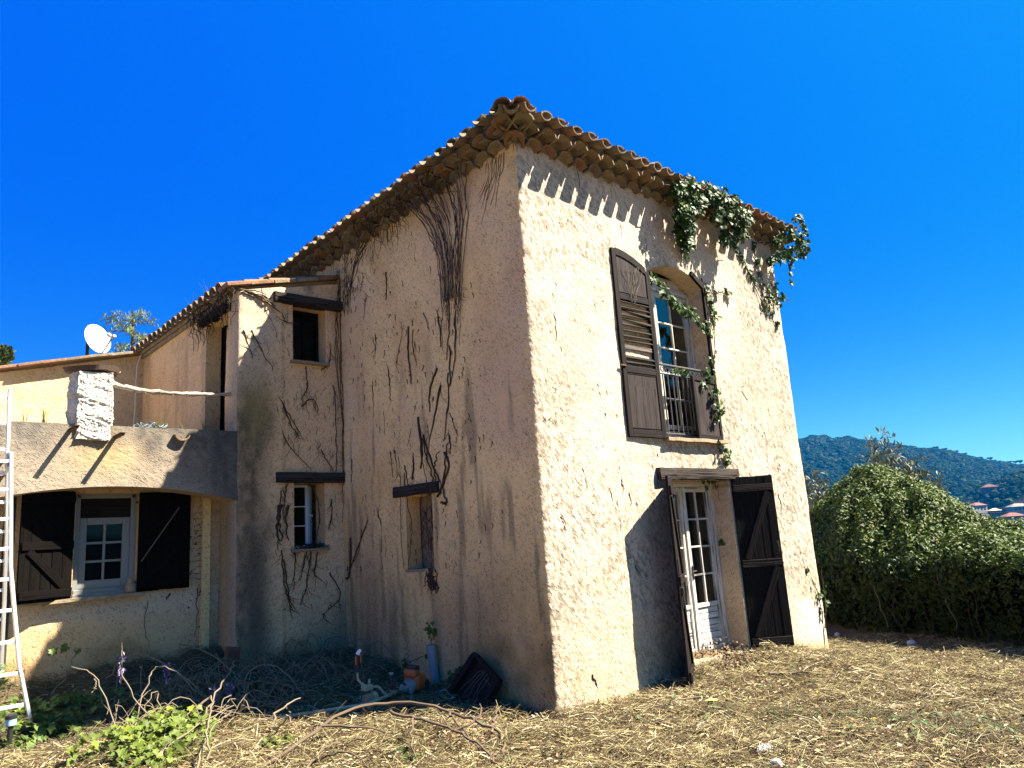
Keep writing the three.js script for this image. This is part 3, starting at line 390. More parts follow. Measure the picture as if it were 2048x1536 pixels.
mesh('sill', sillGeo(1.25, 0.035, 0.22, -2.93, 1.235, -4.11, 6), M.sill, house);
// upper window
mesh('window_frame', [box(0.06, 1.95, 0.07, 2.06, 3.55, -0.25), box(0.05, 1.95, 0.07, 3.19, 3.55, -0.25), box(1.1, 0.06, 0.07, 2.63, 4.515, -0.25), box(1.1, 0.16, 0.03, 2.63, 4.62, -0.26)], M.paint, house);
GL = M.glass;
leaf(house, 'window', 2.42, 3.155, 2.62, 4.48, -0.25, 2, 5, 0.16, M.paint, 0.07, 0.022);
leaf(house, 'window', 2.10, 2.40, 2.62, 4.48, -0.252, 1, 5, 0.16, M.paint, 0.05, 0.02);
GL = M.glassDim;
{ // railing inside the upper window
  const t = group('railing', house), z = -0.025; mesh('handrail', box(1.19, 0.022, 0.035, 2.62, 3.455, z, { r: 0.004 }), M.ironPale, t); mesh('handrail', box(1.19, 0.012, 0.02, 2.62, 3.345, z, { r: 0.004 }), M.ironPale, t); mesh('handrail', box(1.19, 0.014, 0.02, 2.62, 2.63, z, { r: 0.004 }), M.ironPale, t);
  for (let x = 2.08; x < 3.2; x += 0.098) mesh('baluster', tube([[x, 2.63, z], [x, 3.345, z]], 0.009, 6), M.ironPale, t);
  for (let x = 2.05; x < 3.2; x += 0.098) { const p = []; for (let a = 0; a <= 16; a++) { const q = (a / 16) * 1.9 * Math.PI, r = 0.044 * (1 - (a / 16) * 0.55); p.push([x + 0.048 + r * Math.cos(q + 2.2), 3.40 + r * Math.sin(q + 2.2), z]); } mesh('scroll', tube(p, 0.0075, 4), M.ironPale, t); }
}
// upper left shutter: arched head, louvred middle with slats gone
{
  const t = group('shutter', house); t.userData.label = 'weathered brown shutter folded back, several louvre slats missing'; t.position.set(2.0, 2.55, 0.055); t.rotation.y = -0.035;
  const w = 0.64, H = (x) => 1.99 + 0.20 * (1 - ((w + 0.0 + x) / w) ** 2);   // x from 0 (hinge) to -w (free, tall)
  const hd = (x0, x1, y0, mat, d, z, name) => { const s = new THREE.Shape(); s.moveTo(x0, y0); s.lineTo(x1, y0); for (let k = 0; k <= 10; k++) { const x = lerp(x1, x0, k / 10); s.lineTo(x, H(x) - (name === 'panel' ? 0.07 : 0)); } s.closePath(); const g = new THREE.ExtrudeGeometry(s, { depth: d, bevelEnabled: false }).translate(0, 0, z); return mesh(name, g, mat, t); };
  const rail = []; { const s = new THREE.Shape(); for (let k = 0; k <= 12; k++) { const x = lerp(-0.07, -w + 0.07, k / 12); k ? s.lineTo(x, H(x)) : s.moveTo(x, H(x)); } for (let k = 12; k >= 0; k--) { const x = lerp(-0.07, -w + 0.07, k / 12); s.lineTo(x, H(x) - 0.085); } s.closePath(); rail.push(new THREE.ExtrudeGeometry(s, { depth: 0.036, bevelEnabled: false }).translate(0, 0, -0.018)); }
  mesh('frame', [box(0.072, H(0), 0.038, -0.036, H(0) / 2, 0), box(0.072, H(-w) - 0.01, 0.038, -w + 0.036, H(-w) / 2 - 0.005, 0), ...rail, box(w - 0.14, 0.085, 0.036, -w / 2, 0.0425, 0), box(w - 0.14, 0.08, 0.036, -w / 2, 0.76, 0), box(w - 0.14, 0.075, 0.036, -w / 2, 1.61, 0)], M.wood, t);
  hd(-w + 0.06, -0.06, 1.64, M.woodPanel, 0.016, -0.008, 'panel'); mesh('panel', box(w - 0.12, 0.62, 0.016, -w / 2, 0.41, 0), M.woodPanel, t);
  const bd = []; for (const y of [0.10, 0.71, 1.66]) bd.push(box(w - 0.16, 0.014, 0.026, -w / 2, y, 0)); mesh('moulding', bd, M.wood, t);
  const sl = [[1.555, 0], [1.49, 0.0], [1.445, -0.14], [1.40, 0], [1.34, -0.12], [1.29, 0.02], [1.22, 0], [1.155, 0.03], [1.10, 0], [0.905, -0.02], [0.85, 0.02]];
  for (const [y, tilt] of sl) { const m = mesh('slat', box(w - 0.13, 0.05, 0.009, 0, 0, 0, { r: 0.003 }), M.wood, t); m.position.set(-w / 2, y, 0.002); m.rotation.set(-0.75 + rr(-0.1, 0.1), 0, tilt); }
  mesh('batten', box(w - 0.15, 0.05, 0.012, -w / 2, 1.02, -0.004), M.woodGrey, t); mesh('batten', box(w - 0.16, 0.07, 0.012, -w / 2, 0.855, -0.012), M.woodGrey, t);
  mesh('hinge', [box(0.03, 0.08, 0.02, 0.0, 0.3, 0), box(0.03, 0.08, 0.02, 0.0, 1.7, 0)], M.iron, t); mesh('latch', box(0.10, 0.018, 0.02, -w + 0.0, 0.79, 0.025), M.rust, t);
}
{ // right shutter: only the hinge stile, a piece of the head and the bottom panel are left
  const t = group('shutter', house); t.userData.label = 'broken brown shutter with only its bottom panel and hinge stile left'; t.position.set(3.225, 2.56, 0.02); t.rotation.y = 0.10;
  const w = 0.63; mesh('frame', [box(0.06, 2.0, 0.036, -0.03, 1.0, 0), box(0.055, 0.78, 0.036, -w + 0.03, 0.39, 0), box(w - 0.11, 0.07, 0.034, -w / 2, 0.035, 0), box(w - 0.11, 0.06, 0.034, -w / 2, 0.755, 0), box(0.32, 0.075, 0.036, 0, 0, 0).rotateZ(-0.42).translate(-0.17, 2.085, 0)], M.wood, t);
  mesh('panel', box(w - 0.10, 0.66, 0.014, -w / 2, 0.395, -0.002), M.woodPanel, t); mesh('hinge', [box(0.03, 0.09, 0.03, 0, 0.35, 0), box(0.03, 0.09, 0.03, 0, 1.55, 0)], M.iron, t);
}
// door shutters: boards with Z bracing
function boardShutter(x, y, z, w, h, turn, flip, label, mat = M.woodDark) {      // from the hinge along +x, inside face +z when open
  const t = group('shutter', house); t.position.set(x, y, z); t.rotation.y = turn; t.userData.label = label; const n = Math.round(w / 0.11), s = flip;
  for (let k = 0; k < n; k++) mesh('board', box(w / n - 0.004, h - rr(0, 0.012), 0.026, (w * (k + 0.5)) / n, h / 2, rr(-0.002, 0.002), { r: 0.004 }), mat, t);
  for (const q of [0.07, 0.5, 0.93]) mesh('rail', box(w - 0.02, 0.085, 0.022, w / 2, h * q, 0.025 * s, { r: 0.004 }), mat === M.woodDark ? M.wood : mat, t);
  for (const [a, b] of [[0.07, 0.5], [0.5, 0.93]]) { const dy = h * (b - a) - 0.085, dx = w - 0.16, g = box(Math.hypot(dx, dy) - 0.02, 0.075, 0.02, 0, 0, 0, { r: 0.004 }); g.rotateZ(Math.atan2(dy, dx)).translate(w / 2, h * (a + b) / 2, 0.025 * s); mesh('brace', g, mat === M.woodDark ? M.wood : mat, t); }
  mesh('hinge', [box(0.22, 0.03, 0.01, 0.08, h * 0.1, -0.02 * s), box(0.22, 0.03, 0.01, 0.08, h * 0.9, -0.02 * s)], M.iron, t);
  return t;
}
{ const t = boardShutter(3.27, 0.02, 0.03, 0.52, 2.10, -40 * R, 1, 'dark plank shutter opened to the right of the garden door'); mesh('handle', tube([[0.47, 1.15, 0.03], [0.47, 1.16, 0.06], [0.47, 1.28, 0.06], [0.47, 1.29, 0.03]], 0.006), M.iron, t); }
{ const t = boardShutter(2.05, -0.06, 0.03, 0.645, 2.16, (180 + 31.5) * R, -1, 'dark plank shutter standing open edge on to the left of the garden door', M.wood); mesh('bolt', [box(0.03, 0.5, 0.012, 0.56, 1.05, -0.02), box(0.05, 0.06, 0.04, 0.57, 0.98, -0.03), box(0.035, 0.1, 0.03, 0.56, 0.12, -0.03)], M.iron, t); }
// recess window, with its shutters flat on the wall
{
  mesh('window_frame', [box(0.05, 1.07, 0.06, -2.965, 1.81, -4.20), box(0.06, 1.07, 0.06, -2.40, 1.81, -4.20), box(0.6, 0.05, 0.06, -2.68, 2.325, -4.20), box(0.6, 0.06, 0.07, -2.68, 1.30, -4.19), box(0.64, 0.04, 0.12, -2.68, 1.265, -4.15)], M.paintShaded, house);
  GL = M.glassDark;
  leaf(house, 'window', -2.94, -2.43, 1.33, 2.09, -4.215, 2, 3, 0, M.paintShaded, 0.075, 0.026);
  mesh('blind_box', box(0.51, 0.21, 0.05, -2.685, 2.195, -4.205), M.wood, house);
  const a = boardShutter(-2.37, 1.255, -4.09, 0.56, 1.10, -4 * R, 1, 'dark plank shutter with a pale bar, right of the recessed window', M.woodBlack); const bar = mesh('bar', tube([[0.03, 0.33, 0.055], [0.42, 0.92, 0.055]], 0.007, 6), M.vineGrey, a);
  boardShutter(-3.02, 1.24, -4.08, 0.575, 1.13, (180 + 24) * R, -1, 'dark plank shutter left of the recessed window, behind the ladder', M.woodBlack);
  mesh('pilaster', ST1(box(0.09, 2.0, 0.1, -1.62, 1.4, -4.09), [0.64, 0.44, 0.2]), M.stucco, house);
}
// small wing windows
leaf(house, 'window', -0.70, -0.245, 4.0, 4.735, -D - 0.2, 2, 2, 0, M.woodDark, 0.035, 0.014);
leaf(house, 'window', -0.70, -0.42, 1.615, 2.41, -D - 0.215, 1, 3, 0, M.paintClean, 0.03, 0.014);
{ const t = group('window_shutter', house); t.position.set(-0.40, 1.62, -D - 0.2); t.rotation.y = 0.9; mesh('panel', box(0.17, 0.78, 0.02, 0.05, 0.39, 0), std([0.30, 0.42, 0.50], { bumpMap: woodBump, bumpScale: 0.001 }), t); mesh('rail', box(0.15, 0.03, 0.03, 0.05, 0.4, 0.01), M.paintClean, t); }
mesh('door', box(0.64, 1.62, 0.04, 0, 0, 0).rotateY(Math.PI / 2).translate(-W + 0.22, 3.75, -4.3), M.woodDark, house);
// vents, spouts, iron stubs
for (const [y, z] of [[4.57, -5.48], [4.50, -6.80]]) { const t = group('vent', house); mesh('vent_plate', box(0.012, 0.15, 0.15, -W - 0.012, y, z), M.sill, t); for (let k = 0; k < 4; k++) mesh('slat', box(0.016, 0.012, 0.12, -W - 0.02, y - 0.045 + k * 0.03, z), M.mortar, t); }
for (const [x, y] of [[-2.08, 2.935]]) { const m = mesh('spout', tileGeo(0.32, 0.085, 0.07, false), M.tiles[0], house); m.position.set(x, y + 0.03, -D + 0.075); m.rotation.x = 0.12; }
for (const [x, y] of [[-3.19, 2.955], [-2.76, 2.90]]) { mesh('iron_stub', [tube([[x, y, -D - 0.02], [x + 0.005, y + 0.005, -D + 0.28]], 0.016, 6), box(0.05, 0.012, 0.3, x, y + 0.02, -D + 0.14)], M.rust, house); }
{ const t = group('spout', house); for (const y of [2.52, 2.68]) { const m = mesh('clay_pipe', tileGeo(0.3, 0.06, 0.05, false), M.tiles[3], t); m.position.set(-3.78, y, -D + 0.12); } }
// rough white pillar on the parapet
{
  const t = group('pillar', house), w = 0.44, h = 0.73, d = 0.42, g = new THREE.BoxGeometry(w, h, d, 44, 78, 44), p = g.attributes.position, n = g.attributes.normal, u = g.attributes.uv;
  
  for (let i = 0; i < p.count; i++) { const x = p.getX(i), y = p.getY(i), z = p.getZ(i), k = 0.03 * (n3(x * 7 + 3, y * 9, z * 7, 4) - 0.5) + 0.024 * (n3(x * 24, y * 36 + 7, z * 24, 9) - 0.5) + 0.02 * (n3(x * 60, y * 80, z * 60, 12) - 0.5); const l = Math.hypot(x, z) + 1e-6; u.setXY(i, x + z, y); p.setXYZ(i, x * (1 + k / 0.22) - 0.02 * sm(0.2, 0.3, Math.hypot(x, z)) * x / l * 4, y + 0.03 * (n3(x * 12, y * 10, z * 12, 8) - 0.5), z * (1 + k / 0.22)); }
  g.computeVertexNormals(); g.translate(-2.98, 3.235, -D - 0.16); mesh('shaft', g, M.whiteStone, t);
  const c = new THREE.CylinderGeometry(0.275, 0.25, 0.05, 26, 2); const cp = c.attributes.position; for (let i = 0; i < cp.count; i++) { const a = Math.atan2(cp.getZ(i), cp.getX(i)), q = 1 + 0.09 * (vn(a * 2 + 9, 1, 3) - 0.5); cp.setXYZ(i, cp.getX(i) * q, cp.getY(i) + 0.015 * Math.sin(a * 2), cp.getZ(i) * q); } c.computeVertexNormals(); c.translate(-2.975, 3.645, -D - 0.16); mesh('capping', c, std([0.16, 0.095, 0.06], { map: clayMap, bumpMap: clayBump, bumpScale: 0.01, roughness: 0.75 }), t);
}
// ---------- ground ----------
const DKP = [[0.9, 0.95], [1.0, 1.5], [1.35, 1.9], [1.5, 2.4], [1.3, 2.9], [1.6, 3.4]];   // darker, damper band of cuttings
function dkAt(x, z) { let m = 9; for (let i = 1; i < DKP.length; i++) { const [a, b] = DKP[i - 1], [c, d] = DKP[i], t = clamp(((x - a) * (c - a) + (z - b) * (d - b)) / ((c - a) ** 2 + (d - b) ** 2), 0, 1); m = Math.min(m, Math.hypot(x - a - t * (c - a), z - b - t * (d - b))); } return Math.exp(-((m / (0.16 + 0.35 * sm(0.9, 3.4, z))) ** 2)); }
{
  const xs = [...lines(-9, -4.6, 0.22), ...lines(-4.6, 6, 0.045).slice(1), ...lines(6, 13, 0.12).slice(1)], zs = [...lines(-9, -4.6, 0.3), ...lines(-4.6, 4.2, 0.045).slice(1), ...lines(4.2, 10, 0.25).slice(1)];
  const P = [], U = [], C = [], I = [], n = xs.length;
  for (const z of zs) for (const x of xs) {
    const fine = 0.06 * (fbm(x * 14, z * 14, 3, 33) - 0.5); P.push(x, gy(x, z) + fine, z); U.push(x, z);
    let c = mix3([0.21, 0.15, 0.075], [0.30, 0.215, 0.105], fbm(x * 1.1, z * 1.1, 4, 35)); c = mix3(c, [0.13, 0.088, 0.05], sm(0.5, 0.68, fbm(x * 1.6 + 5, z * 1.6, 4, 37)) * 0.7);
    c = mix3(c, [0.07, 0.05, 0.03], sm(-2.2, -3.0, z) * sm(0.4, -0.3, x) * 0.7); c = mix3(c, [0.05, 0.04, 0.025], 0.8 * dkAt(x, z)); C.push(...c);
  }
  for (let j = 0; j < zs.length - 1; j++) for (let i = 0; i < n - 1; i++) { const a = j * n + i; I.push(a, a + n, a + 1, a + 1, a + n, a + n + 1); }
  const g = new THREE.BufferGeometry(); g.setAttribute('position', new THREE.Float32BufferAttribute(P, 3)); g.setAttribute('uv', new THREE.Float32BufferAttribute(U, 2)); g.setAttribute('color', new THREE.Float32BufferAttribute(C, 3)); g.setIndex(I); g.computeVertexNormals();
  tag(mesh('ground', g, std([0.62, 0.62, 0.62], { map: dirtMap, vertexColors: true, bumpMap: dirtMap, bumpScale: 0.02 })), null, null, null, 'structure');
}
// far land: slope behind the hedge, valley, village knoll, wooded ridge, all round
const CX = -5, CZ = 5.1;
const kn = [[60, 3.2], [63.5, 5.25], [66.2, 5.1], [68, 4.6], [71.2, 3.75], [76.4, 2.15], [80, 1.6], [95, 2.4], [140, 1.5], [200, 2.5], [260, 3], [330, 2], [360, 2.4], [420, 3.2]];
function ridgeEl(az) { az = ((az % 360) + 360) % 360; if (az < 60) az += 360; for (let i = 0; i < kn.length - 1; i++) if (az >= kn[i][0] && az <= kn[i + 1][0]) { const t = (az - kn[i][0]) / (kn[i + 1][0] - kn[i][0]); return lerp(kn[i][1], kn[i + 1][1], t * t * (3 - 2 * t) * 0.5 + t * 0.5); } return 2.4; }
const RD = 1500;
function landY(az, r) {
  const top = 1.55 + RD * Math.tan(ridgeEl(az) * R);
  const q0 = sm(52, 58, az) * sm(110, 95, az); let y = lerp(lerp(0.25, -0.75, q0), -26, sm(lerp(40, 10, q0), 200, r)); y = lerp(y, -38, sm(180, 430, r));
  y += (top + 38) * Math.pow(sm(470, RD, r), 0.85) * (1 + 0.0); y -= 60 * sm(RD, 4000, r);
  const k = Math.exp(-(((az - 76.5) / 3.4) ** 2) - ((r - 720) / 150) ** 2); y += 43 * k;
  const q = az * 0.6; return y + (r > 300 ? (fbm(q * 2.2, r / 90, 4, 51) - 0.5) * 16 * sm(300, 900, r) * (1 - 0.75 * sm(1350, 1500, r)) : 0);
}
const polar = (az, r) => [CX + Math.sin(az * R) * r, landY(az, r), CZ - Math.cos(az * R) * r];
{
  const azs = [...lines(57, 84, 0.22), ...lines(84, 417, 4.5).slice(1)], rs = [7.5, 9, 12, 16, 22, 32, 50, 80, 120, 180, 260, ...lines(340, 1600, 18), 1750, 2100, 2600]; const P = [], U = [], C = [], I = [], n = azs.length;
  for (const r of rs) for (const a of azs) {
    const p = polar(a, r); if (r < 15) p[1] = a > 56 && a < 96 ? Math.min(p[1], -0.8) - 0.4 : -0.35; P.push(...p); U.push(p[0] / 12, p[2] / 12);
    let c = mix3([0.007, 0.012, 0.006], [0.018, 0.021, 0.012], fbm(a * 1.3, r / 60, 4, 53)); c = mix3(c, [0.065, 0.055, 0.037], 0.8 * sm(0.56, 0.68, fbm(a * 1.1 + 7, r / 45, 4, 57)) * sm(1500, 1000, r)); if (r < 90 && !(a > 57 && a < 84)) c = mix3([0.20, 0.15, 0.07], c, sm(50, 90, r)); C.push(...c);
  }
  for (let j = 0; j < rs.length - 1; j++) for (let i = 0; i < n - 1; i++) { const a = j * n + i; I.push(a, a + 1, a + n, a + 1, a + n + 1, a + n); }
  const g = new THREE.BufferGeometry(); g.setAttribute('position', new THREE.Float32BufferAttribute(P, 3)); g.setAttribute('uv', new THREE.Float32BufferAttribute(U, 2)); g.setAttribute('color', new THREE.Float32BufferAttribute(C, 3)); g.setIndex(I); g.computeVertexNormals();
  tag(mesh('hills', g, matte([1, 1, 1], { vertexColors: true, map: dirtMap, specularIntensity: 0 })), null, null, null, 'structure');
}
// ---------- leaves ----------
function leafGeo(pts, fold = 0.25, curl = 0.15) {       // outline of half a leaf (x >= 0), y from stalk 0 to tip 1, mirrored and folded on the midrib
  const pos = [], uv = [], idx = []; const mid = pts.map(([, y]) => [0, y]);
  for (const s of [-1, 1]) { const b = pos.length / 3; pts.forEach(([x, y], i) => { pos.push(0, mid[i][1], -curl * mid[i][1] ** 2, s * x, y, fold * x - curl * y * y); uv.push(0.5, mid[i][1], 0.5 + s * x * 0.5, y); if (i) { const q = b + i * 2; s > 0 ? idx.push(q - 2, q - 1, q, q, q - 1, q + 1) : idx.push(q - 2, q, q - 1, q, q + 1, q - 1); } }); }
  const g = new THREE.BufferGeometry(); g.setAttribute('position', new THREE.Float32BufferAttribute(pos, 3)); g.setAttribute('uv', new THREE.Float32BufferAttribute(uv, 2)); g.setIndex(idx); g.computeVertexNormals(); return g;
}
const ivyLeaf = leafGeo([[0.02, 0], [0.36, -0.06], [0.30, 0.24], [0.52, 0.42], [0.26, 0.6], [0, 1]], 0.2, 0.12);
const ovalLeaf = leafGeo([[0.0, 0], [0.22, 0.25], [0.26, 0.5], [0.15, 0.8], [0, 1]], 0.35, 0.25);
const oliveLeaf = leafGeo([[0, 0], [0.16, 0.35], [0.14, 0.7], [0, 1]], 0.3, 0.3), willowLeaf = leafGeo([[0, 0], [0.09, 0.35], [0.08, 0.7], [0, 1]], 0.3, 0.3);
const ML = { ivy: leafMat([0.045, 0.09, 0.013], { roughness: 0.5 }), ivyPale: leafMat([0.13, 0.175, 0.03], { roughness: 0.5 }), bramble: leafMat([0.10, 0.155, 0.018], { transmission: 0.42, roughness: 0.55 }), olive: leafMat([0.15, 0.175, 0.125], { roughness: 0.55 }), pine: leafMat([0.03, 0.05, 0.02]), cedar: leafMat([0.16, 0.22, 0.09]), grass: leafMat([0.16, 0.22, 0.05]) };
const q4 = () => quat(rr(-1.1, 1.1), rr(0, 6.28), rr(-0.6, 0.6));

// ---------- mown straw on the ground ----------
{
  const blade = new THREE.BufferGeometry(); // bent two piece strip with a thin keel, 1 m long along x
  { const s = [[-0.5, 0], [-0.1, 0.05], [0.5, 0]], p = [], u = [], ix = []; s.forEach(([x, y], i) => { p.push(x, y - 0.012, -0.022, x, y + 0.012, 0, x, y - 0.012, 0.022); u.push(x, 0, x, 0.5, x, 1); if (i) for (let k = 0; k < 2; k++) { const a = (i - 1) * 3 + k; ix.push(a, a + 1, a + 3, a + 1, a + 4, a + 3); } }); blade.setAttribute('position', new THREE.Float32BufferAttribute(p, 3)); blade.setAttribute('uv', new THREE.Float32BufferAttribute(u, 2)); blade.setIndex(ix); blade.computeVertexNormals(); }
  const f = rng(5), list = [], litter = [], clear = (x, z) => !(x > 0 && x < L && z < 0.02) && !(x >= -0.02 && z < 0 && x < L) && !(x > -W && z < -D);
  for (let i = 0; list.length < 170000 && i < 800000; i++) {
    // denser near the camera
    const r = 2.6 + 11.5 * Math.pow(f(), 0.8), az = rr(2, 86, f) * R, x = CX + Math.sin(az) * r, z = CZ - Math.cos(az) * r; if (!clear(x, z) || z < -4.05 || x > 8.5) continue;
    const pt = fbm(x * 1.1, z * 1.1, 4, 35), bare = sm(0.5, 0.66, fbm(x * 1.6 + 5, z * 1.6, 4, 37)); if (f() < bare * 0.55) continue;
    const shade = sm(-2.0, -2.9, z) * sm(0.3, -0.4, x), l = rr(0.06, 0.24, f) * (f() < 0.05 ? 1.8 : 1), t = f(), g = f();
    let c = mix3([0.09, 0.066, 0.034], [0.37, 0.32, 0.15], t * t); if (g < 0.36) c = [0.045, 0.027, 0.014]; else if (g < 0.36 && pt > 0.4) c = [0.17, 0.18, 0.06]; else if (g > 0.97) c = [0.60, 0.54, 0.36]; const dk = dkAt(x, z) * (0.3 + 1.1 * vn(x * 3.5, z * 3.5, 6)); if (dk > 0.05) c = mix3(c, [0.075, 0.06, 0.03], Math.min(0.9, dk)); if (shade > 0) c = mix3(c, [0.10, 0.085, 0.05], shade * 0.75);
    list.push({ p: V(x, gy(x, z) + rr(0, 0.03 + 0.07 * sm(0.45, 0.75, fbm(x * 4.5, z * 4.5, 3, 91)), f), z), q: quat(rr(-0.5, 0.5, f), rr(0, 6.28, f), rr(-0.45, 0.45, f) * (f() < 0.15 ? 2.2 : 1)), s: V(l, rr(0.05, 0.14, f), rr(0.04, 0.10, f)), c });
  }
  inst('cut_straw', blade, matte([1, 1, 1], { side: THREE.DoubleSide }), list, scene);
  for (let i = 0; i < 34000; i++) {
    const r = 3.2 + 10 * Math.pow(f(), 0.8), az = rr(2, 86, f) * R, x = CX + Math.sin(az) * r, z = CZ - Math.cos(az) * r; if (!clear(x, z) || z < -4.0 || x > 8.5) continue;
    const k = f(), green = 0.08 + 0.6 * dkAt(x, z); if (f() > 0.55 + 0.6 * dkAt(x, z)) continue; let c = k < green ? [0.05, 0.09, 0.02] : f() < 0.4 ? [0.20, 0.12, 0.06] : f() < 0.7 ? [0.34, 0.25, 0.12] : [0.46, 0.40, 0.24]; if (f() > 0.995) c = [0.6, 0.5, 0.05];
    const s = rr(0.022, 0.055, f) * (k < green ? 1.5 : 1); litter.push({ p: V(x, gy(x, z) + rr(0.012, 0.05, f), z), q: quat(-Math.PI / 2 + rr(-0.7, 0.7, f), rr(0, 6.28, f), rr(-0.5, 0.5, f), 'YXZ'), s: V(s, s, s), c });
  }
  inst('fallen_leaves', ovalLeaf, std([1, 1, 1], { side: THREE.DoubleSide, roughness: 0.7 }), litter, scene);
}
// ---------- hedge ----------
const HF = [[10.4, -4.2, 1.6], [9.7, -2.9, 1.62], [9.1, -2.15, 1.72], [8.78, -1.72, 1.98], [8.35, -1.2, 2.18], [7.93, -0.54, 2.24], [7.75, -0.2, 2.08], [7.44, 0.41, 1.78], [7.32, 0.8, 1.5], [7.22, 1.14, 1.27], [6.97, 1.81, 1.06], [6.6, 2.9, 1.0], [6.3, 4.5, 1.0], [6.0, 6.5, 1.0]];
const hfC = new THREE.CatmullRomCurve3(HF.map(([x, z, h]) => V(x, h, z)));
{
  const hedge = thing('bramble_hedge', 'tall overgrown bramble hedge on the right, green on top and black underneath', 'hedge');
  const f = rng(31), list = [], back = V(0.99, 0, -0.12), PR = [[0.55, -0.5], [0.32, -0.05], [0.06, 0.35], [-0.04, 0.62], [0.10, 0.80]];
  const surf = (t, a) => {                              // a: 0 at the foot, over the overhanging lip, 1 behind the ridge
    const q = hfC.getPoint(clamp(t, 0, 1)), h = q.y; let d, y; a = clamp(a, 0, 1);
    if (a < 0.4) { const k = (a / 0.4) * 4, i = Math.min(3, Math.floor(k)), u = k - i; d = lerp(PR[i][0], PR[i + 1][0], u); y = lerp(PR[i][1], PR[i + 1][1], u); } else { const k = (a - 0.4) / 0.6; d = 0.10 + 2.6 * k; y = lerp(0.80, h, Math.sin(Math.min(1, k * 1.35) * Math.PI / 2)) - 0.5 * Math.max(0, k - 0.8); }
    const lump = 0.55 * (fbm(t * 20, a * 4, 3, 61) - 0.5) + 0.42 * (fbm(t * 60, a * 14, 2, 63) - 0.5);
    return V(q.x, 0, q.z).addScaledVector(back, d - lump * 0.8).add(V(0, y + (a > 0.1 ? lump * 0.75 : 0), 0));
  };
  const nrmAt = (t, a) => { const e = 0.01, A = surf(t + e, a).sub(surf(t - e, a)), B = surf(t, a + e).sub(surf(t, a - e)); const n = A.cross(B).normalize(); return n.y < -0.5 || n.dot(V(-0.5, 1, 0)) < 0 ? n.negate() : n; };
  for (let i = 0; i < 150000; i++) {
    const t = f(), a = f() < 0.2 ? f() * 0.4 : 0.4 + 0.6 * Math.pow(f(), 0.9), dep = Math.pow(f(), 1.6) * 0.32, p = surf(t, a), n = nrmAt(t, a); if (a < 0.33 && f() < 0.45) continue;
    p.addScaledVector(n, -dep + 0.10).add(V(rr(-0.05, 0.05, f), rr(-0.06, 0.06, f), rr(-0.05, 0.05, f)));
    const q = new THREE.Quaternion().setFromUnitVectors(V(0, 0, 1), n.clone().add(V(rr(-0.7, 0.7, f), rr(-0.2, 0.9, f), rr(-0.7, 0.7, f))).normalize()).multiply(quat(0, 0, rr(0, 6.28, f)));
    const k = f(), s = rr(0.04, 0.085, f), dead = f() < 0.05; list.push({ p, q, s: V(s, s, s), c: a < 0.36 ? [0.45, 0.48, 0.4] : dead ? [1.3, 0.75, 0.5] : [lerp(0.5, 1.25, k), lerp(0.6, 1.15, k), lerp(0.5, 0.9, f())] });  // leaves below the lip are tinted darker, shade put into their colour
  }
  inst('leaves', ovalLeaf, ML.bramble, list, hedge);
  { const P = [], I = [], nt = 60, na = 16; for (let j = 0; j <= na; j++) for (let i = 0; i <= nt; i++) { const t = i / nt, a = j / na, p = surf(t, a), n = nrmAt(t, a); a < 0.36 ? p.addScaledVector(back, 0.55 - a) : p.addScaledVector(n, -0.26); P.push(p.x, p.y, p.z); } for (let j = 0; j < na; j++) for (let i = 0; i < nt; i++) { const a = j * (nt + 1) + i; I.push(a, a + 1, a + nt + 1, a + 1, a + nt + 2, a + nt + 1); } const g = new THREE.BufferGeometry(); g.setAttribute('position', new THREE.Float32BufferAttribute(P, 3)); g.setIndex(I); g.computeVertexNormals(); mesh('inner_dark', g, matte([0.004, 0.005, 0.003], { specularIntensity: 0, side: THREE.DoubleSide }), hedge); }  // near-black sheet, the shade inside the hedge put into its colour
  const st = []; for (let i = 0; i < 24; i++) { const t = f(), p = surf(t, 0.24), q = p.clone().addScaledVector(back, rr(0.0, 0.9, f)); q.y = -0.5; st.push(tube(wiggle([[p.x, p.y + 0.2, p.z], [(p.x + q.x) / 2 + rr(-0.15, 0.15, f), (p.y + q.y) / 2, (p.z + q.z) / 2 + rr(-0.2, 0.2, f)], [q.x, q.y, q.z]], 6, 0.03, i), [0.006, 0.012], 4)); }
  tag(mesh('canes', st, M.vine, hedge), null, null, null, 'stuff');
  const sh = [], sl = []; for (let i = 0; i < 90; i++) { const t = rr(0.12, 0.95, f), a = rr(0.45, 0.9, f), p = surf(t, a), l = rr(0.08, 0.24, f), dx = rr(-0.16, 0.16, f), dz = rr(-0.16, 0.16, f), pts = wiggle([[p.x, p.y - 0.1, p.z], [p.x + dx * 0.4, p.y + l * 0.6, p.z + dz * 0.4], [p.x + dx, p.y + l, p.z + dz]], 6, 0.012, i + 3000); sh.push(tube(pts, [0.005, 0.002], 3, false)); for (let k = 0; k < 12; k++) { const q = pts[Math.min(6, Math.floor(rr(1, 7, f)))], s = rr(0.035, 0.07, f), v = rr(0.8, 1.4, f); sl.push({ p: q.clone().add(V(rr(-0.03, 0.03, f), 0, rr(-0.03, 0.03, f))), q: q4(), s: V(s, s, s), c: [v, v, v * 0.8] }); } }
  tag(mesh('shoots', sh, ML.bramble, hedge), null, null, null, 'stuff'); inst('shoot_leaves', ovalLeaf, ML.bramble, sl, hedge);
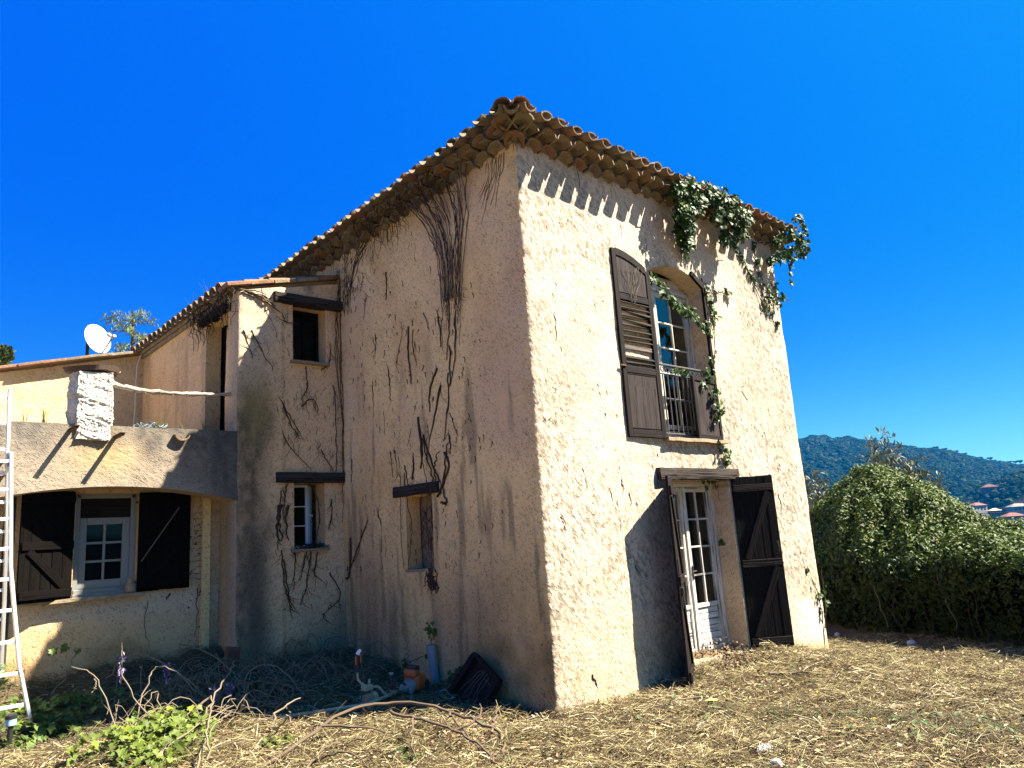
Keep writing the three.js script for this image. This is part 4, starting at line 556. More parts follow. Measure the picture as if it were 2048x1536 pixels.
  for (const [t, y0] of [[0.42, 0.1], [0.62, 0.15], [0.24, 0.25]]) { const p = surf(t, 0.16); mesh('hanging_cane', tube(wiggle([[p.x - 0.1, 0.9, p.z], [p.x - 0.22, 0.45, p.z + 0.05], [p.x - 0.28, y0 - 0.3, p.z + 0.2]], 10, 0.03, t * 100), [0.01, 0.004], 4), M.vinePale, hedge); }
}
// ---------- trees ----------
function shootTree(name, label, x, z, y0, h, w, n, leafM, leafG, ls, seed, group) {     // upright feathery crown of shoots
  const t = thing(name, label, 'tree', [x, y0, z], 0, group), f = rng(seed), wood = [], list = [];
  wood.push(tube(wiggle([[0, 0, 0], [0.1, h * 0.3, 0.05], [0, h * 0.55, 0]], 8, 0.05, seed), [0.14, 0.06], 7));
  for (let i = 0; i < n; i++) {
    const a = f() * 6.28, r = Math.sqrt(f()) * w, top = h * (1 - 0.55 * (r / w) ** 1.4) * rr(0.78, 1.02, f), b = h * rr(0.25, 0.5, f), ctrl = [[r * 0.35 * Math.cos(a), b * 0.8, r * 0.35 * Math.sin(a)], [r * 0.8 * Math.cos(a), lerp(b, top, 0.5), r * 0.8 * Math.sin(a)], [r * 1.05 * Math.cos(a) + rr(-0.1, 0.1, f), top, r * 1.05 * Math.sin(a)]], pts = wiggle(ctrl, 10, 0.03, seed + i);
    wood.push(tube(pts, [0.014, 0.003], 3, false)); const m = 46;
    for (let k = 0; k < m; k++) { const q = pts[Math.min(10, Math.floor(rr(1, 11, f)))].clone().add(V(rr(-0.09, 0.09, f), rr(-0.1, 0.1, f), rr(-0.09, 0.09, f))), s = ls * rr(0.7, 1.3, f); const v = rr(0.6, 1.25, f); list.push({ p: q, q: quat(rr(-0.9, 0.9, f), rr(0, 6.28, f), rr(-0.9, 0.9, f)), s: V(s, s, s), c: [v, v, v] }); }
  }
  mesh('trunk', wood, M.vineGrey, t); inst('crown', leafG, leafM, list, t); return t;
}
shootTree('olive_tree', 'grey green olive tree with upright shoots rising behind the peak of the hedge', 10.8, -1.05, -0.9, 4.25, 0.9, 300, ML.olive, oliveLeaf, 0.12, 3);
shootTree('olive_tree', 'silvery olive growth between the house corner and the hedge', 10.5, -2.6, -0.9, 3.75, 1.0, 260, ML.olive, oliveLeaf, 0.12, 4);
shootTree('olive_tree', 'low grey olive shoots to the right of the tall olive', 10.95, -0.5, -0.9, 3.6, 0.7, 140, ML.olive, oliveLeaf, 0.12, 6);
function puffTree(name, label, pos, w, h, trunk, n, ls, mat, seed, group, flat = 0.62, kind) {     // rounded crown of leaf clumps on a trunk with limbs
  const t = thing(name, label, 'tree', pos, 0, group), f = rng(seed), wood = [tube(wiggle([[0, 0, 0], [w * 0.05, trunk * 0.5, 0], [0, trunk, 0]], 6, w * 0.02, seed), [w * 0.055, w * 0.03], 6)], list = [], cl = [];
  for (let i = 0; i < 11; i++) { const a = f() * 6.28, r = w * 0.36 * Math.sqrt(f()), c = V(r * Math.cos(a), trunk + (h - trunk) * rr(0.3, 0.75, f) * (1 - 0.5 * (r / (w * 0.4)) ** 2), r * Math.sin(a)); cl.push([c, w * rr(0.14, 0.24, f)]); wood.push(tube([[0, trunk * 0.9, 0], [c.x * 0.5, (trunk + c.y) / 2 - 0.05 * h, c.z * 0.5], [c.x, c.y, c.z]], [w * 0.025, w * 0.008], 4, false)); }
  for (let i = 0; i < n; i++) { const [c, r] = cl[Math.floor(f() * cl.length)], d = V(rr(-1, 1, f), rr(-1, 1, f), rr(-1, 1, f)).normalize().multiplyScalar(r * Math.cbrt(rr(0.25, 1, f))); d.y *= flat; const s = ls * rr(0.7, 1.3, f), v = rr(0.6, 1.3, f); list.push({ p: c.clone().add(d), q: q4(), s: V(s, s, s), c: [v, v, v * 0.9] }); }
  mesh('trunk', wood, M.vineGrey, t); inst('crown', ovalLeaf, mat, list, t); return t;
}
puffTree('pine_tree', 'dark rounded pine crown showing over the low roof at the far left edge', [-1.95, 2.75, -18.65], 1.7, 5.2, 3.6, 9000, 0.16, leafMat([0.06, 0.085, 0.025]), 12);
{ // feathery conifer behind the terrace roof
  const t = thing('cedar_tree', 'feathery light green conifer top rising behind the satellite dish', 'tree', [-0.78, 0.9, -10.4]), f = rng(77), wood = [tube([[0, 0, 0], [0, 5.6, 0]], [0.12, 0.02], 6)], list = [];
  for (let i = 0; i < 58; i++) { const y = rr(2.6, 5.5, f), a = f() * 6.28, l = (6.0 - y) * rr(0.32, 0.5, f) + 0.25, p = []; for (let k = 0; k <= 8; k++) { const q = k / 8; p.push([Math.cos(a) * l * q, y + 0.28 * q * l - 0.42 * q * q * l, Math.sin(a) * l * q]); } wood.push(tube(p, [0.015, 0.004], 3, false)); for (let k = 0; k < 70; k++) { const q = Math.sqrt(f()), j = p[Math.min(8, Math.round(q * 8))], s = rr(0.06, 0.12, f); list.push({ p: V(j[0] + rr(-0.07, 0.07, f), j[1] + rr(-0.10, 0.04, f), j[2] + rr(-0.07, 0.07, f)), q: q4(), s: V(s, s, s) }); } }
  mesh('trunk', wood, M.vineGrey, t); inst('crown', willowLeaf, ML.cedar, list, t);
}
// ---------- far wooded hillside, pines on its crest, village ----------
{
  const f = rng(404), list = [], blob = new THREE.IcosahedronGeometry(1, 1); { const p = blob.attributes.position; for (let i = 0; i < p.count; i++) { const k = 0.78 + 0.44 * vn(p.getX(i) * 2.2 + 5, p.getY(i) * 2.2 + p.getZ(i) * 1.7, 3); p.setXYZ(i, p.getX(i) * k, p.getY(i) * k * 0.9, p.getZ(i) * k); } blob.computeVertexNormals(); }
  for (let i = 0; i < 66000; i++) { const az = i < 38000 ? rr(60, 81, f) : rr(-20, 120, f), r = lerp(430, 1495, Math.sqrt(f())), den = fbm(az * 1.1 + 7, r / 45, 4, 57); if (den > 0.58 && f() < 0.75) continue; const [x, y, z] = polar(az, r), s = rr(1.2, 3.4, f) * (r < 800 ? 0.85 : 1), v = rr(0.55, 1.5, f), ol = f() < 0.2; list.push({ p: V(x, y + s * 0.5, z), q: quat(rr(-0.3, 0.3, f), rr(0, 6.28, f), 0), s: V(s, s * rr(0.8, 1.3, f), s), c: ol ? [0.032 * v, 0.04 * v, 0.025 * v] : [0.010 * v, 0.020 * v, 0.011 * v] }); }
  tag(inst('wooded_hillside', blob, matte([1, 1, 1], { specularIntensity: 0 }), list, scene), 'dense dark wood covering the far hillside', 'wood', null, 'stuff');
  // crest pines
  const pine = (label) => { const t = thing('umbrella_pine', label, 'tree', [0, 0, 0], 0, 'pines along the crest of the hill'), c = []; for (let k = 0; k < 4; k++) c.push(blob.clone().scale(2.3, 1.5, 2.3).translate((k - 1.5) * 1.35, 8.2 + 0.6 * Math.sin(k * 2.1 + 0.6), 0.7 * Math.cos(k * 2.4))); mesh('crown', c, std([0.012, 0.02, 0.01]), t); mesh('trunk', tube([[0, -2, 0], [0.4, 3, 0], [0, 8, 0]], [0.6, 0.4], 5), M.vine, t); return t; };
  const L0 = 'small dark umbrella pine silhouetted on the crest of the far hill'; let first = null;
  for (const [px, sc] of [[69.0, 0.8], [69.6, 0.7], [70.4, 0.8], [71.1, 0.85], [71.85, 1.15], [72.35, 1.1], [72.6, 1.0], [72.95, 1.05], [73.4, 1.1], [73.9, 0.7], [74.25, 1.0], [74.75, 1.1], [74.95, 0.9], [75.2, 0.9], [75.45, 0.95], [75.75, 0.95], [76.05, 1.0], [76.3, 1.15], [64.2, 0.7], [65.1, 0.7], [66.0, 0.8], [67.3, 0.9], [76.9, 0.9]]) {
    let t = first; if (!t) t = first = pine(L0); else { t = first.clone(); t.name = numbered('umbrella_pine'); scene.add(t); } const p = polar(px, RD - 12); t.position.set(p[0], p[1] + 1, p[2]); t.rotation.y = -px * R + rr(-0.4, 0.4, f); t.scale.set(sc, sc * rr(0.85, 1.15, f), sc);
  }
  // village houses: walls, hipped roofs, windows
  function villa(label, az, r, el, w, d, h, wall, roof, wins, base = 0, turn = 0.5) {
    const x = CX + Math.sin(az * R) * r, z = CZ - Math.cos(az * R) * r, y = 1.55 + r * Math.tan(el * R), t = thing('village_house', label, 'house', [x, y, z], -az * R + turn, 'houses of the village on the hill');
    mesh('wall', [new THREE.BoxGeometry(w, h + 14, d).translate(0, h / 2 - 7, 0)], matte(wall), t);
    const rg = new THREE.BufferGeometry(), o = 0.5, hw = w / 2 + o, hd = d / 2 + o, rh = 0.20 * Math.min(w, d) + 0.5, rl = Math.max(0, hw - hd) + 0.2, a = [[-hw, h, hd], [hw, h, hd], [hw, h, -hd], [-hw, h, -hd], [-rl, h + rh, 0], [rl, h + rh, 0]], fx = [0, 1, 5, 0, 5, 4, 1, 2, 5, 2, 3, 4, 2, 4, 5, 3, 0, 4, 0, 3, 2, 0, 2, 1], pp = []; for (const i of fx) pp.push(...a[i]); rg.setAttribute('position', new THREE.Float32BufferAttribute(pp, 3)); rg.computeVertexNormals(); mesh('roof', rg, matte(roof), t);
    mesh('chimney', new THREE.BoxGeometry(0.7, 1.2, 0.7).translate(w * 0.2, h + rh, 0), matte(wall), t);
    for (let k = 0; k < wins; k++) { const wx = ((k + 0.5) / wins - 0.5) * w * 0.84; for (const yy of h > 5 ? [h * 0.28, h * 0.72] : [h * 0.5]) { const q = mesh('window', new THREE.BoxGeometry(1.2, 1.6, 0.14).translate(wx, yy, d / 2), M.woodGrey, t); mesh('pane', new THREE.BoxGeometry(0.9, 1.3, 0.06).translate(wx, yy, d / 2 + 0.07), std([0.03, 0.04, 0.05], { roughness: 0.2 }), q); } }
    return t;
  }
  const RT = [0.12, 0.056, 0.04], PK = [0.20, 0.13, 0.105], CR = [0.20, 0.17, 0.13], WH = [0.32, 0.305, 0.285], GY = [0.11, 0.10, 0.09];
  villa('tall pink village house with a red hipped roof on the knoll', 74.42, 700, 0.52, 10.5, 9, 8.5, PK, RT, 3, 0, 0.25);
  villa('long low cream annex beside the tall pink house', 75.0, 705, 0.72, 9, 6, 2.4, CR, [0.15, 0.105, 0.07], 2);
  villa('grey village house with a pale roof at the top of the knoll', 75.55, 720, 0.98, 8.5, 8, 6.0, GY, [0.18, 0.115, 0.085], 2);
  villa('flat tawny village house at the right edge of the photo', 76.5, 720, 0.82, 14, 8, 3.2, CR, [0.3, 0.22, 0.14], 3);
  villa('white village house with a pinkish red roof and bright gable', 73.55, 600, -0.32, 9.5, 7, 4.6, WH, [0.19, 0.085, 0.06], 3, 0, 0.8);
  villa('pale village house half hidden by trees left of the knoll', 72.05, 640, 0.02, 9.5, 7, 4.5, CR, [0.2, 0.15, 0.11], 3);
  villa('flat roofed white village house in the lower right', 75.75, 560, -0.42, 11, 7, 3.0, WH, [0.2, 0.175, 0.15], 4);
  villa('small tawny shed roofed village house below the white one', 74.45, 575, -0.55, 6, 5, 2.8, CR, [0.5, 0.34, 0.2], 2);
  villa('low village house with a dull red roof in the valley', 75.35, 470, -1.05, 9, 7, 3.0, CR, [0.17, 0.08, 0.065], 3);
  villa('low greenhouse like pale building in the valley', 73.35, 460, -1.02, 9, 6, 2.2, [0.25, 0.25, 0.23], [0.25, 0.25, 0.23], 4);
  const TL = ['dark tree left of the pink house, highest on that side', 'dark tree tucked against the left wall of the pink house', 'dark tree below the cream annex', 'dark tree between the annex and the grey house', 'tree under the grey house with the pale roof', 'dark tree by the flat tawny house at the right edge', 'dark tree above the white gabled house', 'wide dark tree below the pink house', 'dark tree in the middle of the knoll below the grey house', 'dark tree at the right edge above the flat roofed white house', 'dark tree by the half hidden pale house', 'dark tree between the half hidden house and the white gabled house']; let ti = 0;
  for (const [az, r, el, w] of [[73.0, 680, 0.45, 14], [73.5, 690, 0.3, 16], [74.9, 690, 0.1, 13], [75.2, 680, 0.35, 11], [75.9, 690, 0.3, 14], [76.3, 690, 0.5, 13], [74.2, 610, -0.25, 12], [74.9, 600, -0.2, 15], [75.5, 600, -0.1, 14], [76.2, 590, -0.1, 15], [72.6, 640, 0.0, 12], [73.0, 600, -0.35, 11]]) puffTree('village_tree', TL[ti++], [CX + Math.sin(az * R) * r, 1.55 + r * Math.tan(el * R) - 9, CZ - Math.cos(az * R) * r], w, 9, 4, 240, 2.4, leafMat([0.03, 0.04, 0.017]), Math.round(az * 10 + r), 'trees between the village houses');
  { const a = polar(70, 60), b = polar(82, 62); const y = 1.55 - 60 * Math.tan(0.40 * R), p = []; for (let k = 0; k <= 20; k++) { const t = k / 20; p.push([lerp(a[0], b[0], t), y - 0.35 * (1 - (2 * t - 1) ** 2) + 0.3, lerp(a[2], b[2], t)]); } tag(mesh('overhead_cable', tube(p, 0.022, 4), std([0.01, 0.01, 0.01])), 'thin black cable strung across the valley before the village', 'cable'); }
}
// ---------- ivy ----------
function ivyPlant(name, label, blobs, n, stems, opts = {}) {     // blobs: [x, y, z, radius, weight]; leaves face the open air
  const t = thing(name, label, opts.cat ?? 'ivy'), f = rng(opts.seed ?? 5), out = opts.out ?? V(0, 0.25, 1), list = []; const tot = blobs.reduce((a, b) => a + (b[4] ?? 1), 0), big = [];
  for (let i = 0; i < n; i++) {
    let k = f() * tot, b = blobs[0]; for (const q of blobs) { k -= q[4] ?? 1; if (k <= 0) { b = q; break; } }
    const d = V(rr(-1, 1, f), rr(-1, 1, f), rr(-1, 1, f)); d.multiplyScalar(b[3] * Math.cbrt(f()) / Math.max(0.3, d.length())); if (opts.flat) d.multiply(opts.flat);
    const p = V(b[0], b[1], b[2]).add(d), nv = out.clone().add(V(rr(-0.8, 0.8, f), rr(-0.5, 0.6, f), rr(-0.8, 0.8, f))).normalize(), q = new THREE.Quaternion().setFromUnitVectors(V(0, 0, 1), nv).multiply(quat(0, 0, Math.PI + rr(-0.9, 0.9, f))), s = rr(0.034, 0.082, f) * (opts.size ?? 1), v = rr(0.6, 1.5, f);
    const yl = f() < 0.12, o = { p, q, s: V(s, s, s), c: yl ? [v * 1.9, v * 1.6, v] : [v, v, v * 0.9] }; list.push(o);
  }
  if (stems.length) mesh('stem', stems.map((s, i) => tube(wiggle(s.p, s.n ?? 12, s.a ?? 0.02, i + 3), s.r ?? [0.009, 0.004], 4, false)), opts.stemMat ?? M.vine, t);
  const nb = Math.min(opts.parts ?? 0, list.length); list.slice(0, nb).forEach((o) => { const m = mesh('leaf', ivyLeaf, opts.mat ?? ML.ivy, t); m.position.copy(o.p); m.quaternion.copy(o.q); m.scale.copy(o.s).multiplyScalar(1.15); });
  inst('leaves', ivyLeaf, opts.mat ?? ML.ivy, list.slice(nb), t); return t;
}
const path = (pts, r, w = 1, step = 0.06) => { const o = []; for (let i = 1; i < pts.length; i++) { const a = V(...pts[i - 1]), b = V(...pts[i]), n = Math.max(1, Math.round(a.distanceTo(b) / step)); for (let k = 0; k < n; k++) { const p = a.clone().lerp(b, k / n); o.push([p.x, p.y, p.z, r, w]); } } return o; };
ivyPlant('ivy', 'thick green ivy spilling over the roof edge above the arched window', [[2.40, 5.610, 0.340, 0.118, 2], [2.62, 5.710, 0.340, 0.148, 3], [2.75, 5.510, 0.340, 0.148, 3], [3.1, 5.770, 0.300, 0.163, 3], [3.3, 5.730, 0.340, 0.163, 3.4], [3.6, 5.690, 0.360, 0.163, 3.4], [3.8, 5.570, 0.360, 0.148, 3], [3.75, 5.360, 0.340, 0.126, 2], [2.50, 5.360, 0.300, 0.148, 2.6], [2.60, 5.190, 0.240, 0.133, 2.2], [3.3, 5.460, 0.360, 0.148, 1.1], [3.55, 5.260, 0.240, 0.104, 1.2], ...path([[2.62, 5.3, 0.2], [2.74, 5.1, 0.14], [2.84, 4.92, 0.1]], 0.10, 0.55), ...path([[3.6, 5.4, 0.2], [3.66, 5.22, 0.12]], 0.05, 0.2)], 1700,
  [{ p: [[2.5, 5.9, 0.2], [2.6, 5.5, 0.3], [2.75, 5.1, 0.1], [2.86, 4.86, 0.05]] }, { p: [[3.0, 5.95, 0.2], [3.4, 5.8, 0.4], [3.8, 5.5, 0.3], [3.85, 5.2, 0.1]] }, { p: [[2.2, 5.62, 0.3], [3.0, 5.75, 0.4], [3.9, 5.7, 0.4]] }], { seed: 21, parts: 160, out: V(-0.25, 0.3, 1) });
ivyPlant('ivy', 'ivy sprays hanging off the far right roof corner against the sky', [[4.9, 5.530, 0.300, 0.096], [5.2, 5.690, 0.340, 0.104], [5.5, 5.690, 0.340, 0.118, 1.4], [5.6, 5.530, 0.300, 0.104, 1.4], [5.25, 5.430, 0.280, 0.118, 1.8], [5.0, 5.330, 0.220, 0.096, 1.4], [4.85, 5.250, 0.160, 0.074], ...path([[5.4, 5.95, 0.35], [5.6, 6.08, 0.34], [5.78, 5.98, 0.3], [5.82, 5.78, 0.3]], 0.035, 0.16), ...path([[5.28, 5.4, 0.25], [5.32, 5.15, 0.2], [5.3, 4.95, 0.2]], 0.03, 0.10)], 520,
  [{ p: [[4.7, 5.5, 0.1], [5.2, 5.6, 0.3], [5.6, 5.95, 0.35], [5.8, 5.95, 0.3], [5.83, 5.75, 0.3]] }, { p: [[5.2, 5.5, 0.2], [5.34, 5.1, 0.2], [5.28, 4.9, 0.2]] }], { seed: 22, parts: 60, out: V(-0.4, 0.2, 1), size: 0.95 });
ivyPlant('ivy', 'ivy trailing down the sunny wall near its far top corner', [...path([[4.11, 5.37, 0.05], [4.31, 5.11, 0.05], [4.55, 4.88, 0.05]], 0.05, 0.5), ...path([[4.62, 5.5, 0.06], [4.66, 5.2, 0.06], [4.7, 4.95, 0.06]], 0.05, 0.55), [4.85, 4.82, 0.08, 0.17, 5], [4.98, 4.72, 0.1, 0.14, 4], [5.25, 4.80, 0.06, 0.10, 2], [5.15, 4.95, 0.05, 0.08, 1.4], [4.72, 4.62, 0.05, 0.12, 2], ...path([[4.9, 4.55, 0.04], [5.05, 4.3, 0.04]], 0.03, 0.3)], 210,
  [{ p: [[3.9, 5.5, 0.04], [4.3, 5.1, 0.03], [4.8, 4.8, 0.04], [5.3, 4.78, 0.05], [5.5, 4.76, 0.1]] }, { p: [[4.6, 5.55, 0.05], [4.67, 5.2, 0.03], [4.72, 4.85, 0.03]] }, { p: [[4.7, 4.9, 0.03], [4.85, 4.5, 0.03], [5.08, 4.2, 0.03]] }, { p: [[4.2, 5.4, 0.03], [4.5, 4.9, 0.03], [4.75, 4.4, 0.03]] }], { seed: 23, parts: 60, flat: V(1, 1, 0.35), size: 0.9 });
ivyPlant('ivy', 'ivy garland slung diagonally across the arched upper window', path([[2.10, 4.52, 0.0], [2.26, 4.46, 0.02], [2.42, 4.30, 0.03], [2.62, 4.22, 0.03], [2.9, 4.16, 0.04], [3.1, 4.06, 0.05], [3.2, 3.92, 0.05]], 0.075, 1, 0.05), 190, [{ p: [[2.05, 4.6, 0], [2.3, 4.45, 0.02], [2.6, 4.24, 0.03], [3.0, 4.12, 0.04], [3.22, 3.9, 0.05]] }], { seed: 24, parts: 120, size: 0.95 });
ivyPlant('ivy', 'thin ivy climbing the right edge of the arched upper window', [...path([[3.2, 4.62, 0.05], [3.32, 4.42, 0.05], [3.28, 4.1, 0.05]], 0.05, 0.5), [3.5, 4.58, 0.04, 0.05, 0.4], [3.78, 4.61, 0.04, 0.08, 1.5], [3.36, 4.2, 0.04, 0.07, 1], [3.22, 3.7, 0.05, 0.05, 0.5], [3.1, 3.62, 0.08, 0.07, 0.9], [3.02, 3.42, 0.09, 0.09, 1.6], [2.95, 3.3, 0.09, 0.07, 1.2], [3.05, 3.15, 0.1, 0.1, 2.2], [3.1, 2.98, 0.1, 0.1, 2.2], [3.0, 2.82, 0.1, 0.07, 1.2], [2.85, 3.25, 0.09, 0.05, 0.8], [2.6, 3.40, 0.0, 0.05, 0.8], [2.4, 3.42, 0.0, 0.04, 0.4]], 170,
  [{ p: [[3.2, 4.7, 0.04], [3.3, 4.4, 0.03], [3.26, 3.9, 0.05], [3.1, 3.5, 0.1], [3.08, 3.0, 0.1], [2.85, 2.72, 0.1]] }, { p: [[3.3, 4.5, 0.03], [3.6, 4.6, 0.03], [3.85, 4.62, 0.03]], r: 0.004 }], { seed: 25, parts: 110, flat: V(1, 1, 0.5), size: 0.95 });
ivyPlant('ivy', 'small ivy tuft hanging under the right end of the upper window sill', [[3.1, 2.5, 0.08, 0.06], [3.18, 2.42, 0.06, 0.07], [3.2, 2.3, 0.05, 0.04]], 26, [{ p: [[3.0, 2.56, 0.12], [3.15, 2.45, 0.06], [3.22, 2.2, 0.03]] }], { seed: 26, parts: 26 });
ivyPlant('ivy', 'thin ivy shoot at the foot of the far right house corner', [[5.0, 0.72, 0.05, 0.05], [5.08, 0.55, 0.05, 0.07], [5.1, 0.35, 0.04, 0.06], [5.3, 0.6, 0.02, 0.09], [5.32, 0.4, 0.0, 0.06], [4.9, 0.9, 0.03, 0.03]], 42, [{ p: [[5.1, -0.3, 0.03], [5.1, 0.3, 0.03], [5.0, 0.8, 0.02], [4.85, 1.0, 0.02]] }, { p: [[5.15, 0.1, 0.03], [5.3, 0.5, 0.02], [5.36, 0.85, 0]] }], { seed: 27, parts: 42, flat: V(1, 1, 0.4), size: 0.8 });
ivyPlant('ivy', 'few ivy leaves hanging inside the garden door opening', [[3.1, 2.06, -0.12, 0.07], [2.9, 2.06, -0.1, 0.06], [3.2, 1.9, -0.1, 0.05], [3.22, 1.35, -0.14, 0.05]], 26, [{ p: [[2.8, 2.09, -0.1], [3.1, 2.05, -0.1], [3.2, 1.85, -0.1]], r: 0.003 }], { seed: 28, parts: 26, size: 0.8 });

// ---------- dead creeper stems on the walls ----------
const LX = (pts, o = -0.022) => pts.map(([z, y]) => [o, y, z]), WZ = (pts) => pts.map(([x, y]) => [x, y, -D + 0.022]), RZ = (pts) => pts.map(([x, y]) => [x, y, 0.022]);
const strand = (pts, n, r0, r1, seed, ax, amp = 0.016) => tube(wiggle(pts, n, amp, seed, ax), [r0, r1], 4, false);
function twigs(list, pts, n, len, seed, ax, r = 0.003) { const f = rng(seed), c = new THREE.CatmullRomCurve3(pts.map((p) => V(...p))); for (let i = 0; i < n; i++) { const p = c.getPoint(f()), a = rr(-2.6, -0.5, f), l = len * rr(0.3, 1, f), dx = Math.cos(a) * l, dy = Math.sin(a) * l * (f() < 0.3 ? -1 : 1), q = ax === 'x' ? [p.x, p.y + dy, p.z + dx] : [p.x + dx, p.y + dy, p.z], m = ax === 'x' ? [p.x, p.y + dy * 0.6, p.z + dx * 0.3] : [p.x + dx * 0.3, p.y + dy * 0.6, p.z]; list.push(strand([[p.x, p.y, p.z], m, q], 5, r, r * 0.5, seed * 31 + i, ax, 0.012)); } }
{ // the big bundle hanging from the eave of the shaded wall
  const t = thing('dead_creeper', 'thick bundle of bare dead creeper stems hanging from the eave of the shaded wall', 'creeper'), f = rng(8);
  for (let i = 0; i < 34; i++) {
    const k = f(), z0 = lerp(-1.75, -0.62, k), zm = lerp(-1.32, -0.88, k) + rr(-0.06, 0.06, f), ze = lerp(-1.28, -0.94, k) + rr(-0.06, 0.06, f), ye = i % 3 ? rr(3.4, 4.3, f) : rr(4.2, 4.9, f), o = -0.02 - 0.05 * f();
    const p = LX([[z0, 5.52 + rr(-0.05, 0.12, f)], [lerp(z0, zm, 0.55), 5.15], [zm, 4.72], [lerp(zm, ze, 0.7), 4.2], [ze - (4.2 - ye) * 0.06, ye]], o); p[0][0] = -0.12 - 0.12 * f();
    mesh('stem', strand(p, 22, rr(0.004, 0.0085, f), rr(0.002, 0.004, f), i, 'x', 0.018), f() < 0.45 ? M.vineGrey : M.vine, t);
  }
  const tw = []; for (let i = 0; i < 12; i++) twigs(tw, LX([[rr(-1.5, -0.7, f), 5.4], [rr(-1.3, -0.85, f), 4.9], [rr(-1.25, -0.9, f), 4.2]]), 7, 0.28, 60 + i, 'x'); tag(mesh('twigs', tw, M.vine, t), null, null, null, 'stuff');
  mesh('stem', strand(LX([[-0.95, 5.0], [-0.62, 4.95], [-0.55, 4.7], [-0.75, 4.55], [-0.98, 4.35]]), 16, 0.005, 0.003, 3, 'x'), M.vine, t); mesh('stem', strand(LX([[-0.95, 4.85], [-0.6, 5.2], [-0.45, 5.3]]), 12, 0.005, 0.003, 5, 'x'), M.vine, t);
  for (const [z, y] of [[-1.2, 3.9], [-1.12, 3.6], [-1.24, 3.3], [-1.3, 3.0]]) mesh('stem', strand(LX([[z, y + 0.4], [z - 0.03, y], [z - 0.12, y - 0.35]], -0.028), 10, 0.011, 0.005, z * 50, 'x'), M.vine, t);
}
{ const t = thing('dead_creeper', 'wisps of dead creeper at the top of the shaded wall beside the house corner', 'creeper'); for (let i = 0; i < 9; i++) { const z = -0.15 - i * 0.035; mesh('stem', strand(LX([[z, 5.55], [z - 0.05, 5.35], [z - 0.14 - 0.02 * i, 5.25 - 0.04 * ((i * 7) % 9)]]), 9, 0.005, 0.003, 70 + i, 'x', 0.012), M.vine, t); } }
{ // tangle under the left end of the eave and down the inner corner
  const t = thing('dead_creeper', 'tangled dead creeper running down the inner corner beside the wing roof', 'creeper'), f = rng(18), tw = [];
  for (let i = 0; i < 16; i++) { const z = rr(-3.6, -2.8, f); mesh('stem', strand(LX([[z, 5.55], [lerp(z, -3.5, 0.5) + rr(-0.1, 0.1, f), 5.25], [lerp(z, -3.55, rr(0.3, 0.95, f)), rr(4.6, 5.0, f)]]), 12, 0.007, 0.003, 90 + i, 'x', 0.03), M.vine, t); }
  for (let i = 0; i < 5; i++) mesh('stem', strand([[-0.03, 5.2, -D + 0.05], [-0.035 - 0.02 * i, 4.4, -D + 0.05], [-0.03, 3.6 - 0.2 * i, -D + 0.06], [-0.03 - 0.01 * i, 2.9 - 0.25 * i, -D + 0.04]], 24, 0.006, 0.003, 120 + i, 'z'), M.vine, t);
  for (let i = 0; i < 14; i++) twigs(tw, [[rr(-0.6, -0.1, f), 5.45, rr(-4.2, -2.4, f)], [-0.08, 5.3, rr(-3.6, -2.6, f)], [-0.03, 4.8, -3.4]], 8, 0.3, 140 + i, 'x'); tag(mesh('twigs', tw, M.vine, t), null, null, null, 'stuff');
}
{ const t = thing('dead_creeper', 'dead brown creeper caught in the eave tiles of the shaded wall', 'creeper'), f = rng(19), tw = []; for (let i = 0; i < 60; i++) { const z = rr(-2.7, -0.9, f), y = rr(5.5, 5.75, f); tw.push(strand([[-0.15 - 0.2 * f(), y, z], [-0.2, y - rr(0.02, 0.12, f), z - rr(0.05, 0.2, f)], [-0.1, y - rr(0.05, 0.3, f), z - rr(-0.1, 0.35, f)]], 7, 0.006, 0.003, 200 + i, null, 0.03)); } for (let i = 0; i < 26; i++) { const z = rr(-2.65, -1.75, f), l = rr(0.12, 0.5, f); tw.push(strand(LX([[z, 5.56], [z + rr(-0.05, 0.05, f), 5.5 - l * 0.5], [z + rr(-0.1, 0.1, f), 5.5 - l]]), 7, 0.005, 0.002, 300 + i, 'x')); } tag(mesh('stems', tw, M.vine, t), null, null, null, 'stuff'); }
